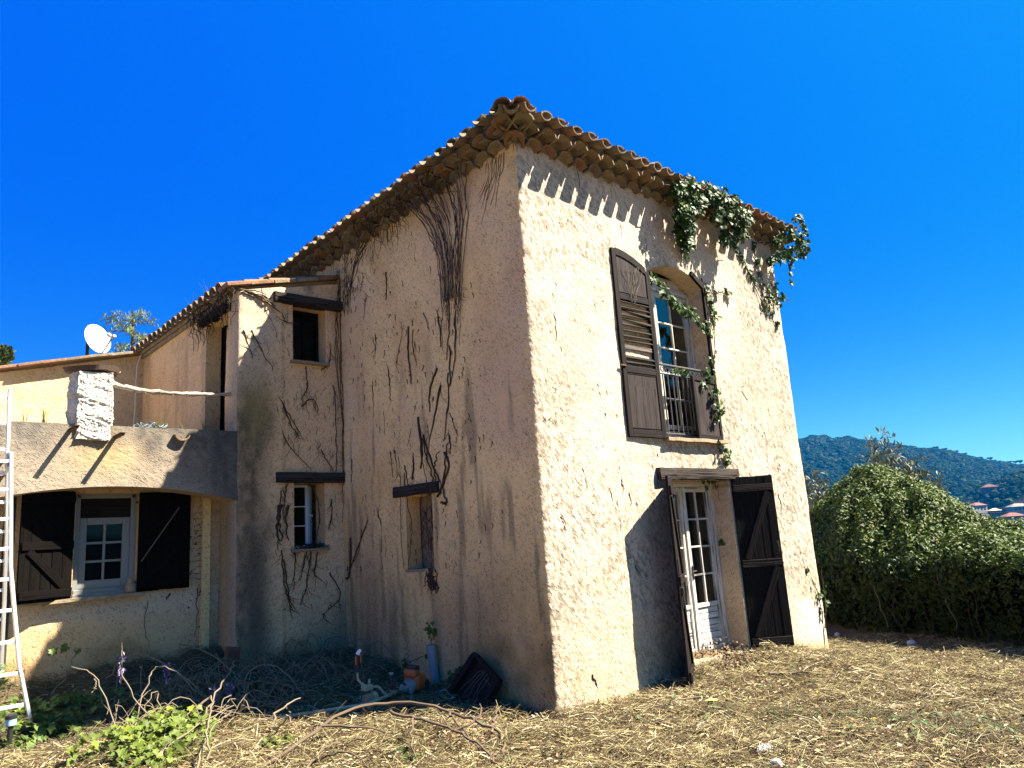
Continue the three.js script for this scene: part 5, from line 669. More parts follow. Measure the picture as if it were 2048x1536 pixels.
{ // around the niche lintel
  const t = thing('dead_creeper', 'black dead creeper stumps twisted round the small niche lintel', 'creeper'), f = rng(28), tw = [];
  const S = [[[-1.60, 2.05], [-1.5, 2.12], [-1.42, 2.3], [-1.40, 2.5], [-1.36, 2.62]], [[-1.70, 2.08], [-1.62, 2.24], [-1.72, 2.5], [-1.84, 2.85]], [[-1.56, 2.24], [-1.54, 2.45], [-1.47, 2.55]], [[-1.5, 2.0], [-1.44, 1.98], [-1.47, 2.15], [-1.42, 2.35]], [[-2.28, 2.4], [-2.25, 2.2], [-2.3, 2.0], [-2.27, 1.5], [-2.26, 1.3]], [[-1.8, 2.95], [-1.78, 2.5], [-1.7, 2.2], [-1.74, 1.9], [-1.7, 1.4]], [[-2.2, 2.4], [-2.18, 2.1], [-2.1, 1.8], [-2.15, 1.4]], [[-1.71, 1.75], [-1.70, 1.4], [-1.72, 1.2], [-1.80, 1.06]], [[-1.72, 1.3], [-1.82, 1.2], [-1.84, 1.1]]];
  S.forEach((s, i) => mesh('stem', strand(LX(s, -0.035 - (i % 3) * 0.02), 16, i < 4 ? 0.014 : 0.007, i < 4 ? 0.007 : 0.004, 400 + i, 'x', 0.02), M.vine, t));
  for (let i = 0; i < 9; i++) tw.push(strand([[0.10, rr(1.9, 2.1, f), rr(-2.2, -1.78, f)], [0.12, 1.7, rr(-2.1, -1.8, f)], [0.10, rr(1.3, 1.6, f), rr(-2.2, -1.78, f)]], 10, 0.006, 0.003, 430 + i, 'x', 0.04)); for (let i = 0; i < 30; i++) { const z = rr(-1.86, -1.66, f), y = rr(1.12, 1.3, f); tw.push(strand(LX([[z, y], [z + rr(-0.05, 0.05, f), y - 0.05], [z + rr(-0.06, 0.06, f), y - rr(0.03, 0.12, f)]], -0.03), 4, 0.009, 0.004, 450 + i, 'x')); }
  tag(mesh('twigs', tw, M.vine, t), null, null, null, 'stuff');
}
{ // broken-off stems on the shaded wall: each streak a stem of the same dead plant
  const t = thing('dead_creeper', 'scattered dark broken creeper stems stuck all over the shaded wall', 'creeper'), f = rng(38), tw = [];
  const S = [[[-2.45, 4.95], [-2.48, 4.59], 13], [[-2.29, 3.77], [-2.12, 4.17], 5], [[-2.02, 4.12], [-2.04, 3.8], [-2.00, 3.42], 14], [[-1.92, 4.06], [-1.95, 3.85], [-1.87, 3.60], 6], [[-1.49, 3.50], [-1.65, 3.25], [-1.66, 3.02], 18], [[-1.44, 3.29], [-1.61, 2.87], [-1.78, 2.49], 16], [[-1.89, 3.00], [-1.84, 2.61], [-1.88, 2.40], 26], [[-1.81, 2.78], [-1.65, 2.42], [-1.52, 2.21], 20], [[-1.42, 2.53], [-1.36, 2.41], [-1.48, 2.15], 24], [[-1.33, 2.71], [-1.33, 2.5], 14], [[-2.49, 2.67], [-2.45, 2.36], 16], [[-2.40, 2.68], [-2.36, 2.36], 13], [[-2.33, 2.6], [-2.3, 2.4], 8], [[-2.48, 3.69], [-2.46, 3.30], 11], [[-2.85, 3.57], [-2.85, 3.15], 7], [[-3.47, 1.71], [-3.52, 1.24], [-3.61, 1.2], 20], [[-3.04, 1.90], [-3.23, 1.67], [-3.55, 1.24], 12], [[-3.08, 1.84], [-3.36, 1.5], [-3.58, 1.18], 12], [[-3.2, 1.8], [-3.3, 1.5], [-3.6, 1.3], 8], [[-2.81, 1.95], [-2.74, 1.8], [-2.76, 1.5], 11], [[-2.66, 1.7], [-2.67, 1.45], 7], [[-2.77, 1.42], [-2.72, 1.2], 7], [[-2.20, 2.48], [-2.15, 2.22], 12], [[-1.42, 4.08], [-1.40, 3.72], 13], [[-1.71, 2.88], [-1.70, 2.66], 9], [[-2.95, 4.75], [-3.02, 4.47], 5], [[-2.62, 3.3], [-2.6, 2.9], 5], [[-1.95, 3.1], [-2.1, 2.75], 7], [[-1.7, 4.2], [-1.62, 4.0], 7], [[-2.75, 4.2], [-2.76, 3.95], 5], [[-3.4, 2.7], [-3.42, 2.4], 9], [[-2.05, 2.3], [-2.02, 2.6], 18], [[-1.3, 2.95], [-1.2, 2.7], 6]];
  S.forEach((s, i) => { const r = s.pop() / 1000; mesh('stem', strand(LX(s.length < 3 ? [s[0], [(s[0][0] + s[1][0]) / 2 + 0.01, (s[0][1] + s[1][1]) / 2], s[1]] : s, -0.026), 10, r, r * 0.55, 500 + i, 'x', 0.009), M.vine, t); if (i % 2) twigs(tw, LX([s[0], s[0], s[s.length - 1]], -0.026), 5, 0.2, 530 + i, 'x', 0.004); });
  for (let i = 0; i < 230; i++) { const z = rr(-3.4, -0.5, f), y = rr(1.3, 5.1, f) , l = rr(0.02, 0.09, f); if (f() < sm(-1.5, -0.6, z) * 0.7) continue; tw.push(strand(LX([[z, y], [z + 0.01, y - l * 0.5], [z + rr(-0.03, 0.02, f), y - l]], -0.024), 3, 0.006, 0.003, 600 + i, 'x', 0.004)); }
  tag(mesh('twigs', tw, M.vine, t), null, null, null, 'stuff');
}
{ const t = thing('dead_creeper', 'web of thin dead creeper stems spread over the wing wall round its two windows', 'creeper'), f = rng(48), tw = [];
  const S = [[[-1.01, 4.82], [-0.88, 4.61], [-0.78, 4.46]], [[-1.08, 4.61], [-0.96, 4.36], [-0.88, 4.11]], [[-1.27, 4.32], [-1.15, 4.08], [-0.98, 3.84]], [[-1.15, 4.87], [-0.88, 4.51], [-0.62, 4.48]], [[-1.36, 4.3], [-1.3, 4.1], [-1.25, 3.95]], [[-0.54, 3.92], [-0.53, 3.62], [-0.61, 3.48]], [[-0.88, 3.46], [-0.75, 3.15], [-0.62, 2.96]], [[-0.92, 3.52], [-0.62, 3.02]], [[-0.95, 3.5], [-0.85, 3.0], [-0.5, 2.6]], [[-0.89, 2.33], [-0.92, 1.85], [-0.94, 1.61]], [[-0.79, 2.45], [-0.84, 2.2], [-0.86, 1.97]], [[-0.70, 1.57], [-0.73, 1.13]], [[-0.57, 1.53], [-0.64, 1.24]], [[-0.50, 1.59], [-0.56, 1.17], [-0.64, 0.94]], [[-0.89, 1.61], [-0.83, 1.14], [-0.70, 0.89]], [[-0.86, 1.5], [-0.8, 1.1], [-0.75, 0.8]], [[-0.4, 1.55], [-0.45, 1.3], [-0.36, 1.2]], [[-0.21, 2.20], [-0.2, 2.0], [-0.25, 1.82]], [[-0.14, 3.72], [-0.12, 3.18], [-0.12, 2.55]], [[-0.34, 2.84], [-0.17, 2.58]], [[-0.5, 2.42], [-0.40, 2.20], [-0.42, 1.71], [-0.6, 1.63]], [[-0.32, 3.90], [-0.2, 4.0], [-0.17, 4.20]], [[-0.25, 1.3], [-0.1, 1.0], [-0.35, 0.8]], [[-0.6, 3.4], [-0.45, 3.5], [-0.35, 3.35]]];
  S.forEach((s, i) => { const p = WZ(s); mesh('stem', strand(p.length < 3 ? [p[0], [(p[0][0] + p[1][0]) / 2, (p[0][1] + p[1][1]) / 2, p[0][2]], p[1]] : p, 12, 0.0085, 0.004, 700 + i, 'z', 0.012), M.vine, t); twigs(tw, p.length < 3 ? [p[0], p[0], p[1]] : p, 7, 0.2, 730 + i, 'z', 0.0036); });
  for (const x of [-0.92, -0.8, -0.88]) mesh('stem', strand(WZ([[x, 2.15], [x - 0.02, 1.95], [x + 0.01, 1.72]]), 8, 0.018, 0.008, x * 100, 'z', 0.02), M.vine, t);
  for (let i = 0; i < 110; i++) { const x = rr(-1.1, -0.05, f), y = rr(0.8, 4.6, f), l = rr(0.03, 0.12, f); if (x > -0.72 && x < -0.24 && ((y > 3.9 && y < 4.8) || (y > 1.6 && y < 2.6))) continue; tw.push(strand(WZ([[x, y], [x + 0.01, y - l * 0.5], [x + rr(-0.04, 0.04, f), y - l]]), 3, 0.0035, 0.002, 760 + i, 'z', 0.006)); }
  for (let i = 0; i < 40; i++) { const x = rr(-0.68, -0.24, f); tw.push(strand([[x, 1.62, -D + 0.03], [x + rr(-0.06, 0.06, f), 1.66, -D - 0.05], [x + rr(-0.1, 0.1, f), 1.61, -D - 0.15]], 4, 0.004, 0.003, 900 + i)); }
  tag(mesh('twigs', tw, M.vine, t), null, null, null, 'stuff');
}
{ const t = thing('dead_creeper', 'dry creeper draped over the top of the terrace doorway at the wing corner', 'creeper'), f = rng(58), tw = []; for (let i = 0; i < 46; i++) { const z = rr(-5.2, -3.62, f), k = f(); tw.push(strand([[-1.48 - 0.1 * k, 4.88, z], [-1.53, 4.72 - 0.1 * k, z + rr(-0.2, 0.2, f)], [-1.47, 4.72 - rr(0.05, 0.4, f), z + rr(-0.3, 0.3, f)]], 8, 0.007, 0.003, 960 + i, null, 0.035)); }
  for (let i = 0; i < 8; i++) mesh('stem', strand([[-1.52, 4.86, -4.4], [-1.5 + 0.02 * i, 4.80 + 0.02 * Math.sin(i), -3.7], [-1.25 + 0.03 * i, 4.82 - 0.02 * i, -D + 0.05], [-1.05 + 0.02 * i, 4.80 - 0.03 * i, -D + 0.04]], 12, 0.018, 0.006, 1000 + i, null, 0.03), M.vineGrey, t); tag(mesh('twigs', tw, M.vine, t), null, null, null, 'stuff'); }
{ const t = thing('dead_creeper', 'fine dead creeper threads on the sunny wall', 'creeper'), f = rng(68), tw = [];
  const S = [[[1.70, 5.5], [1.80, 5.25], [1.85, 5.03]], [[2.09, 5.00], [2.07, 4.85], [2.09, 4.67]], [[0.93, 5.6], [0.95, 5.35]], [[0.36, 3.78], [0.37, 3.51]], [[3.97, 3.36], [3.82, 3.28], [3.94, 3.15]], [[0.24, 1.75], [0.29, 1.60]], [[1.08, 1.88], [1.11, 1.57]], [[1.19, 2.09], [1.19, 1.93]], [[1.29, 1.95], [1.30, 1.82]], [[0.48, 0.25], [0.56, 0.10]], [[1.28, 1.20], [1.33, 1.02]], [[1.42, 1.22], [1.43, 1.04]], [[0.98, 2.0], [1.02, 1.8]], [[0.6, 2.2], [0.64, 2.0]], [[4.4, 1.9], [4.45, 1.7]], [[4.75, 1.2], [4.85, 0.9]], [[1.6, 5.1], [1.62, 4.9]]];
  S.forEach((s, i) => { const p = RZ(s); mesh('stem', strand(p.length < 3 ? [p[0], [(p[0][0] + p[1][0]) / 2 + 0.01, (p[0][1] + p[1][1]) / 2, p[0][2]], p[1]] : p, 8, i > 8 && i < 12 ? 0.010 : 0.006, 0.003, 1100 + i, 'z', 0.014), M.vine, t); });
  for (let i = 0; i < 170; i++) { const x = rr(0.1, 5.1, f), y = rr(0.6, 5.4, f), l = rr(0.02, 0.08, f); if (x > 1.9 && x < 3.5 && y < 4.9) continue; tw.push(strand(RZ([[x, y], [x + 0.01, y - l * 0.5], [x + rr(-0.03, 0.03, f), y - l]]), 3, 0.004, 0.002, 1200 + i, 'z', 0.005)); } tag(mesh('twigs', tw, M.vine, t), null, null, null, 'stuff');
  for (let i = 0; i < 7; i++) mesh('stem', strand([[1.55 + 0.05 * i, 4.55, 0.085], [1.58 + 0.03 * i, 4.35, 0.085], [1.6 + 0.01 * i, 4.1, 0.085]], 8, 0.003, 0.002, 1400 + i, 'z', 0.02), M.vinePale, t);
}
{ const t = thing('dead_creeper', 'dry creeper with dead leaves on the wall beside the recessed window', 'creeper'), f = rng(88), tw = [], dl = []; for (let i = 0; i < 14; i++) { const y = 2.2 - i * 0.07; tw.push(strand([[-1.55, y, -4.09], [-1.7, y - 0.02, -4.09], [-1.80 + 0.1 * f(), y - rr(0, 0.08, f), -4.09]], 6, 0.004, 0.002, 1500 + i, 'z')); } tw.push(strand([[-1.60, 2.3, -4.06], [-1.62, 1.6, -4.06], [-1.60, 1.0, -4.06], [-1.64, 0.7, -4.06]], 14, 0.009, 0.004, 1530, 'z'), strand([[-1.72, 1.24, -4.09], [-1.70, 0.9, -4.09], [-1.73, 0.7, -4.09]], 8, 0.006, 0.003, 1531, 'z'), strand([[-2.25, 1.15, -4.09], [-2.27, 0.85, -4.09], [-2.22, 0.7, -4.09]], 8, 0.004, 0.002, 1532, 'z'), strand([[-2.0, 1.2, -4.08], [-2.06, 1.15, -4.07]], 4, 0.012, 0.006, 1533)); mesh('stem', tw, M.vine, t);
  for (let i = 0; i < 60; i++) { const s = rr(0.015, 0.04, f), y = rr(1.7, 2.0, f); dl.push({ p: V(rr(-1.85, -1.58, f), f() < 0.4 ? rr(0.8, 2.1, f) : y, -4.075), q: quat(rr(-0.6, 0.6, f), rr(-0.6, 0.6, f), rr(0, 6, f)), s: V(s, s, s) }); } inst('dead_leaves', ovalLeaf, std([0.05, 0.03, 0.02], { side: THREE.DoubleSide }), dl, t); }

// ---------- satellite dish ----------
{
  const base = [-2.20, roofY(-2.2) + 0.02, -7.55], t = thing('satellite_dish', 'white oval satellite dish on a short pole above the terrace roof', 'satellite dish', base);
  mesh('pole', tube([[0, -0.1, 0], [0, 0.40, 0]], 0.024, 8), M.iron, t); mesh('foot', box(0.18, 0.03, 0.14, 0.05, 0.04, 0.02), M.iron, t);
  const d = group('dish', t); d.position.set(0.10, 0.36, 0.06); const g = new THREE.SphereGeometry(0.75, 40, 10, 0, Math.PI * 2, 0, 0.40).translate(0, -0.75, 0).rotateX(-Math.PI / 2).scale(0.70, 0.86, 0.8), white = std([0.82, 0.82, 0.80], { roughness: 0.45, side: THREE.DoubleSide });
  const n = V(0.73, 0.22, 0.68).multiplyScalar(0.86).add(V(-0.68, 0.0, 0.73).multiplyScalar(0.46)).add(V(0, 0.12, 0)).normalize(); d.lookAt(V(...base).add(V(0.1, 0.36, 0.06)).add(n));
  mesh('reflector', g, white, d); const rim = []; for (let k = 0; k <= 48; k++) { const a = (k / 48) * 2 * Math.PI, r = 0.75 * Math.sin(0.40); rim.push([Math.cos(a) * r * 0.70, Math.sin(a) * r * 0.86, 0.6 * (1 - Math.cos(0.40))]); } mesh('rim', tube(rim, 0.006, 5, false), white, d); mesh('bracket', box(0.12, 0.16, 0.06, 0, -0.05, -0.05), M.iron, d);
  mesh('arm', tube([[0, -0.24, 0.03], [0, -0.28, 0.10], [0, -0.15, 0.40]], 0.012, 6), M.iron, d); mesh('receiver_head', [tube([[0, -0.17, 0.39], [0, -0.12, 0.35], [0, -0.07, 0.31]], [0.022, 0.036], 8), box(0.05, 0.04, 0.05, 0, -0.16, 0.42)], std([0.4, 0.4, 0.4], { roughness: 0.5 }), d);
}
// ---------- terrace things ----------
{ const p = wiggle([[-2.78, 3.52, -D - 0.14], [-2.5, 3.475, -D - 0.13], [-2.0, 3.475, -D - 0.14], [-1.42, 3.515, -D - 0.15]], 40, 0.010, 5); const t = thing('wooden_rail', 'knotty pale branch used as a handrail between white pillar and wing wall', 'handrail'); mesh('branch', tube(p, (k) => lerp(0.034, 0.022, k) + 0.006 * Math.sin(k * 37) * Math.sin(k * 11), 8), std([0.42, 0.36, 0.29], { bumpMap: woodBump, bumpScale: 0.006, map: woodMap }), t); for (let i = 3; i < 38; i += 4) mesh('knot', tube([p[i], p[i].clone().add(V(0.01, rr(-1, 1) > 0 ? 0.045 : -0.04, 0.02))], [0.012, 0.007], 5), M.vineGrey, t); }
{ const t = [], f = rng(6); for (let i = 0; i < 7; i++) { const p = [], cx = -2.45 + i * 0.035, r = rr(0.06, 0.10, f), th = f() * 6; for (let k = 0; k <= 24; k++) { const a = (k / 24) * 6.28; p.push([cx + Math.cos(a) * r, 3.06 + 0.03 * Math.sin(a * 2 + th) + (i % 3) * 0.014, -D - 0.17 + Math.sin(a) * r * 0.7]); } t.push(tube(p, 0.006, 5, false)); } tag(mesh('wire_coil', t, std([0.10, 0.14, 0.15], { roughness: 0.5 })), 'tangled coil of dark green wire on the terrace parapet', 'wire'); }
tag(mesh('white_cable', tube(wiggle([[-1.50, 4.80, -7.20], [-1.56, 4.66, -7.22], [-1.57, 4.2, -7.23], [-1.60, 3.4, -7.2], [-1.62, 3.0, -7.15]], 16, 0.008, 3), 0.010, 5), std([0.7, 0.68, 0.62])), 'thin white cable hanging down the terrace wall', 'cable');
function grassTuft(label, x, y, z, n, h, seed) { const f = rng(seed), g = []; for (let i = 0; i < n; i++) { const a = f() * 6.28, l = h * rr(0.4, 1.1, f), b = rr(0.1, 0.5, f) * l; g.push(tube([[rr(-0.03, 0.03, f), 0, rr(-0.02, 0.02, f)], [Math.cos(a) * b * 0.4, l * 0.6, Math.sin(a) * b * 0.4], [Math.cos(a) * b, l, Math.sin(a) * b]], [0.004, 0.0012], 3, false)); } const m = tag(mesh('grass_tuft', g, leafMat([0.20, 0.24, 0.06])), label, 'grass'); m.position.set(x, y, z); return m; }
[['long grass tuft left of the white pillar', -3.42, 12, 0.20], ['thin grass blades on the parapet near the ladder', -3.58, 7, 0.2], ['short grass tuft between the wire coil and the spout', -2.30, 8, 0.15], ['curved grass blades above the clay spout', -2.02, 6, 0.14], ['small grass tuft on the parapet near the wing', -1.78, 8, 0.13], ['lone grass stalks beside the wire coil', -2.22, 4, 0.26]].forEach(([l, x, n, h], i) => grassTuft(l, x, 3.03, -D - 0.1 - 0.05 * (i % 2), n, h, 30 + i));
{ const f = rng(44); grassTuft('dry weeds growing on the wing roof edge above the doorway', -1.45, 4.93, -4.6, 6, 0.3, 61); grassTuft('dry weed stalks on the roof edge further along the terrace wall', -1.45, 4.93, -5.2, 5, 0.28, 62); }
{ const t = thing('stone_figure', 'small pale stone animal figure sitting on the recessed window sill', 'figurine', [-2.44, 1.255, -4.06]); const g = new THREE.LatheGeometry([[0.0, 0], [0.052, 0.0], [0.058, 0.03], [0.05, 0.08], [0.036, 0.105], [0.042, 0.125], [0.036, 0.155], [0, 0.168]].map((a) => new THREE.Vector2(...a)), 18); mesh('body', g, M.sill, t); mesh('ear', [new THREE.SphereGeometry(0.014, 8, 6).translate(-0.024, 0.162, 0), new THREE.SphereGeometry(0.014, 8, 6).translate(0.024, 0.162, 0)], M.sill, t); mesh('muzzle', new THREE.SphereGeometry(0.018, 8, 6).translate(0, 0.13, 0.036), M.sill, t); }

// ---------- ladder ----------
{
  const t = thing('ladder', 'tall aluminium folding ladder standing at the left edge against the parapet', 'ladder'), w = 0.44, dx = V(-0.97, 0, 0.1).normalize().multiplyScalar(w);
  const rail = (pts, name = 'rail') => { for (const s of [0, 1]) { const q = []; for (let i = 0; i < pts.length; i++) q.push(V(...pts[i]).addScaledVector(dx, s)); const g = []; for (let i = 1; i < q.length; i++) { const a = q[i - 1], b = q[i], l = a.distanceTo(b), m = box(0.028, l + 0.008, 0.062, 0, 0, 0, { r: 0.004 }); m.applyQuaternion(new THREE.Quaternion().setFromUnitVectors(V(0, 1, 0), b.clone().sub(a).normalize())); m.translate((a.x + b.x) / 2, (a.y + b.y) / 2, (a.z + b.z) / 2); g.push(m); } mesh(name, g, M.alu, t); } };
  const B = [[-3.47, 0.17, -3.15], [-3.60, 0.75, -3.16], [-3.70, 1.6, -3.24], [-3.735, 2.68, -3.40]], A = [[-3.61, 0.62, -3.95], [-3.645, 1.3, -3.80], [-3.70, 2.02, -3.60], [-3.745, 2.62, -3.47]], U = [[-3.75, 2.55, -3.455], [-3.765, 3.33, -3.50]];
  rail(B); rail(A); rail(U);
  const rung = (p) => { const a = V(...p), b = a.clone().add(dx), m = box(a.distanceTo(b), 0.032, 0.034, 0, 0, 0, { r: 0.004 }); m.rotateY(-Math.atan2(b.z - a.z, b.x - a.x)); m.translate((a.x + b.x) / 2, (a.y + b.y) / 2, (a.z + b.z) / 2); mesh('rung', m, M.alu, t); };
  const at = (P, y) => { for (let i = 1; i < P.length; i++) if (y <= P[i][1]) { const k = (y - P[i - 1][1]) / (P[i][1] - P[i - 1][1]); return P[i].map((v, j) => lerp(P[i - 1][j], v, k)); } return P[P.length - 1]; };
  for (let y = 0.40; y < 2.6; y += 0.275) rung(at(B, y)); for (let y = 0.85; y < 2.6; y += 0.275) rung(at(A, y)); for (const y of [2.72, 2.98, 3.24]) rung(at(U, y));
  for (const s of [0, 1]) mesh('hinge', box(0.05, 0.14, 0.09, -3.735 + dx.x * s, 2.62, -3.42 + dx.z * s), std([0.25, 0.25, 0.27], { roughness: 0.5, metalness: 0.4 }), t); for (const P of [B, A]) for (const s of [0, 1]) mesh('foot', box(0.04, 0.05, 0.075, P[0][0] + dx.x * s, P[0][1] - 0.005, P[0][2] + dx.z * s), std([0.5, 0.5, 0.5]), t);
}
// ---------- brush cutter ----------
{
  const t = thing('brush_cutter', 'orange and cream brush cutter lying at the foot of the shaded wall', 'brush cutter'), cream = std([0.40, 0.31, 0.19], { roughness: 0.45 }), black = std([0.02, 0.02, 0.022], { roughness: 0.6 }), orange = std([0.50, 0.095, 0.018], { roughness: 0.4 }), grey = std([0.26, 0.25, 0.24], { roughness: 0.45 });
  const gA = gy(-1.9, -1.95), J = V(-1.03, 0.19, -1.60);
  mesh('shaft', tube([[-1.95, gA + 0.05, -1.88], [-1.45, 0.11, -1.64], [-1.05, 0.12, -1.46], [-0.9, 0.13, -1.50], [-0.62, 0.16, -1.55]], 0.0165, 10), cream, t);
  mesh('gear_head', [tube([[-2.0, gA + 0.045, -1.905], [-1.92, gA + 0.05, -1.865]], [0.03, 0.024], 8), new THREE.CylinderGeometry(0.04, 0.05, 0.05, 12).translate(-2.03, gA + 0.02, -1.92)], cream, t);
  mesh('clamp', [box(0.10, 0.055, 0.085, J.x + 0.06, J.y + 0.05, J.z, { r: 0.014 }), new THREE.CylinderGeometry(0.012, 0.012, 0.05, 8).translate(J.x + 0.085, J.y + 0.10, J.z)], cream, t);
  mesh('housing', [box(0.10, 0.16, 0.08, J.x + 0.03, J.y - 0.08, J.z + 0.07, { r: 0.012 })], std([0.28, 0.18, 0.10], { roughness: 0.6 }), t); mesh('cover', new THREE.SphereGeometry(0.06, 14, 10).scale(0.8, 1.25, 1).translate(J.x + 0.12, J.y - 0.06, J.z + 0.02), cream, t);
  mesh('handlebar', tube(wiggle([[-1.03, 0.40, -1.665], [-1.03, 0.32, -1.66], [-0.995, 0.27, -1.63], [-0.93, 0.24, -1.60], [-0.86, 0.23, -1.57], [-0.81, 0.16, -1.54], [-0.765, 0.14, -1.51], [-0.752, 0.18, -1.50]], 30, 0), 0.0125, 8), cream, t);
  mesh('grip', [tube([[-1.03, 0.39, -1.665], [-1.03, 0.55, -1.662]], 0.019, 10), box(0.05, 0.03, 0.04, -1.025, 0.40, -1.66)], black, t); mesh('grip_cap', tube([[-1.03, 0.55, -1.662], [-1.015, 0.58, -1.655], [-1.0, 0.59, -1.65]], [0.022, 0.015], 8), std([0.75, 0.73, 0.7]), t); mesh('trigger', [box(0.014, 0.08, 0.02, -1.056, 0.50, -1.65), box(0.012, 0.09, 0.02, -1.003, 0.51, -1.65)], orange, t);
  mesh('grip', tube([[-0.752, 0.18, -1.50], [-0.755, 0.34, -1.497]], 0.018, 10), black, t); mesh('grip_cap', [new THREE.CylinderGeometry(0.03, 0.026, 0.014, 12).translate(-0.752, 0.185, -1.5), new THREE.CylinderGeometry(0.022, 0.024, 0.016, 12).translate(-0.755, 0.345, -1.497)], grey, t);
  const e = group('engine', t); e.position.set(-0.46, 0.17, -1.56); e.rotation.set(0.1, 0.35, -0.12);
  mesh('cowl', [box(0.17, 0.17, 0.19, 0.02, 0.04, 0, { r: 0.045 }), box(0.10, 0.07, 0.15, -0.05, 0.13, 0, { r: 0.025 })], orange, e); mesh('clutch_housing', [tube([[-0.22, -0.01, 0], [-0.06, 0.01, 0]], [0.03, 0.075], 14), box(0.05, 0.14, 0.03, -0.13, -0.06, 0.07, { r: 0.01 })], grey, e); mesh('starter', [box(0.13, 0.15, 0.17, 0.10, 0.0, 0.02, { r: 0.05 }), box(0.09, 0.06, 0.12, 0.0, 0.17, -0.02, { r: 0.02 })], black, e); mesh('fuel_tank', box(0.17, 0.05, 0.15, 0.03, -0.095, 0, { r: 0.02 }), grey, e); mesh('cable', tube([[-0.5, 0.02, 0.02], [-0.35, 0.1, 0.05], [-0.2, 0.04, 0.04]], 0.01, 6), black, e);
}
// ---------- pipe, tray, board, light ----------
{ const t = thing('drain_pipe', 'upright grey plastic pipe stub at the foot of the shaded wall', 'pipe'); const b = gy(-0.09, -1.72); const pts = [[-0.075, b - 0.05, -1.70], [-0.105, b + 0.42, -1.725]], g = tube(pts, 0.05, 20, false), g2 = tube(pts, 0.044, 20, false), pm = std([0.20, 0.225, 0.245], { roughness: 0.4, side: THREE.DoubleSide }); mesh('tube', [g, g2], pm, t); mesh('rim', new THREE.RingGeometry(0.044, 0.05, 24).rotateX(-Math.PI / 2).translate(-0.105, b + 0.4205, -1.725), pm, t);
  ivyPlant('sprout', 'small leafy green sprout growing out of the grey pipe', [[-0.105, b + 0.52, -1.725, 0.05], [-0.12, b + 0.62, -1.73, 0.06], [-0.15, b + 0.58, -1.70, 0.05], [-0.06, b + 0.56, -1.74, 0.04]], 26, [{ p: [[-0.105, b + 0.3, -1.725], [-0.11, b + 0.5, -1.725], [-0.12, b + 0.68, -1.73]], r: 0.003 }, { p: [[-0.105, b + 0.4, -1.725], [-0.16, b + 0.6, -1.70]], r: 0.002, n: 4 }], { cat: 'plant', mat: ML.bramble, parts: 26, size: 0.65, seed: 71, out: V(-0.6, 0.6, 0.4), stemMat: ML.bramble });
  ivyPlant('weed', 'low green weed at the wall between the pipe and the dark tray', [[-0.06, b + 0.16, -1.40, 0.08], [-0.05, b + 0.2, -1.22, 0.06], [-0.05, b + 0.05, -1.5, 0.08]], 34, [{ p: [[-0.05, b, -1.45], [-0.05, b + 0.18, -1.3], [-0.04, b + 0.22, -1.18]], r: 0.003 }], { cat: 'plant', parts: 34, size: 0.9, seed: 72, out: V(-1, 0.4, 0.2) });
  ivyPlant('weed', 'few green leaves on a red stem left of the grey pipe', [[-0.05, b + 0.2, -2.3, 0.05], [-0.05, b + 0.08, -2.45, 0.06], [-0.06, b + 0.3, -1.85, 0.03]], 16, [{ p: [[-0.04, b + 0.3, -1.85], [-0.04, b + 0.25, -2.1], [-0.04, b + 0.1, -2.4]], r: 0.004 }], { cat: 'plant', parts: 16, size: 0.7, seed: 73, out: V(-1, 0.4, 0.2) }); }
{ const t = thing('dark_tray', 'square dark brown tray with a raised rim leaning on its corner against the wall', 'tray', [-0.235, 0.185, -0.86]); t.rotation.set(0, -Math.PI / 2 + 0.10, 0); const q = group('panel', t); q.rotation.set(-0.42, 0, -0.52, 'XYZ'); const s = 0.44, m = matte([0.012, 0.007, 0.007], { roughness: 0.7, bumpMap: clayBump, bumpScale: 0.003 }); mesh('base', box(s, s, 0.014, 0, 0, -0.03), m, q); for (const [w, h, x, y] of [[s, 0.035, 0, s / 2], [s, 0.035, 0, -s / 2], [0.035, s, s / 2, 0], [0.035, s, -s / 2, 0]]) mesh('rim', box(w + 0.03, h, 0.075, x, y, 0), m, q); const st = []; for (let i = 0; i < 5; i++) st.push(tube(wiggle([[-0.05 + i * 0.03, 0.17, -0.015], [-0.12 + 0.05 * i, 0, -0.01], [-0.15 + i * 0.085, -0.15, 0]], 6, 0.01, i), [0.003, 0.002], 3)); mesh('straw', st, M.vinePale, q); mesh('scuff', box(0.1, 0.006, 0.004, 0.09, 0.12, -0.02), M.woodGrey, q); }
{ const t = thing('clay_slab', 'reddish brown clay slab leaning against the foot of the wing corner', 'slab', [-1.50, 0.36, -3.60]); t.rotation.set(-0.1, 0.15, -0.16); mesh('slab', sillGeo(0.16, 0.32, 0.06, 0, 0.06, 0, 9), std([0.22, 0.085, 0.05], { map: clayMap, bumpMap: clayBump, bumpScale: 0.006 }), t); }
{ const g = gy(-3.70, -2.75), t = thing('garden_light', 'small black garden light on a stake with a pale blue band, lower left', 'garden light', [-3.705, g, -2.74]); const blk = std([0.02, 0.02, 0.022], { roughness: 0.35 }); mesh('stake', tube([[0, -0.05, 0], [0, 0.20, 0]], [0.016, 0.022], 10), blk, t); mesh('band', new THREE.CylinderGeometry(0.043, 0.04, 0.05, 18).translate(0, 0.225, 0), std([0.32, 0.52, 0.60], { roughness: 0.3 }), t); mesh('cap', [new THREE.CylinderGeometry(0.045, 0.045, 0.03, 18).translate(0, 0.265, 0), new THREE.CylinderGeometry(0.02, 0.045, 0.012, 18).translate(0, 0.286, 0)], blk, t); }

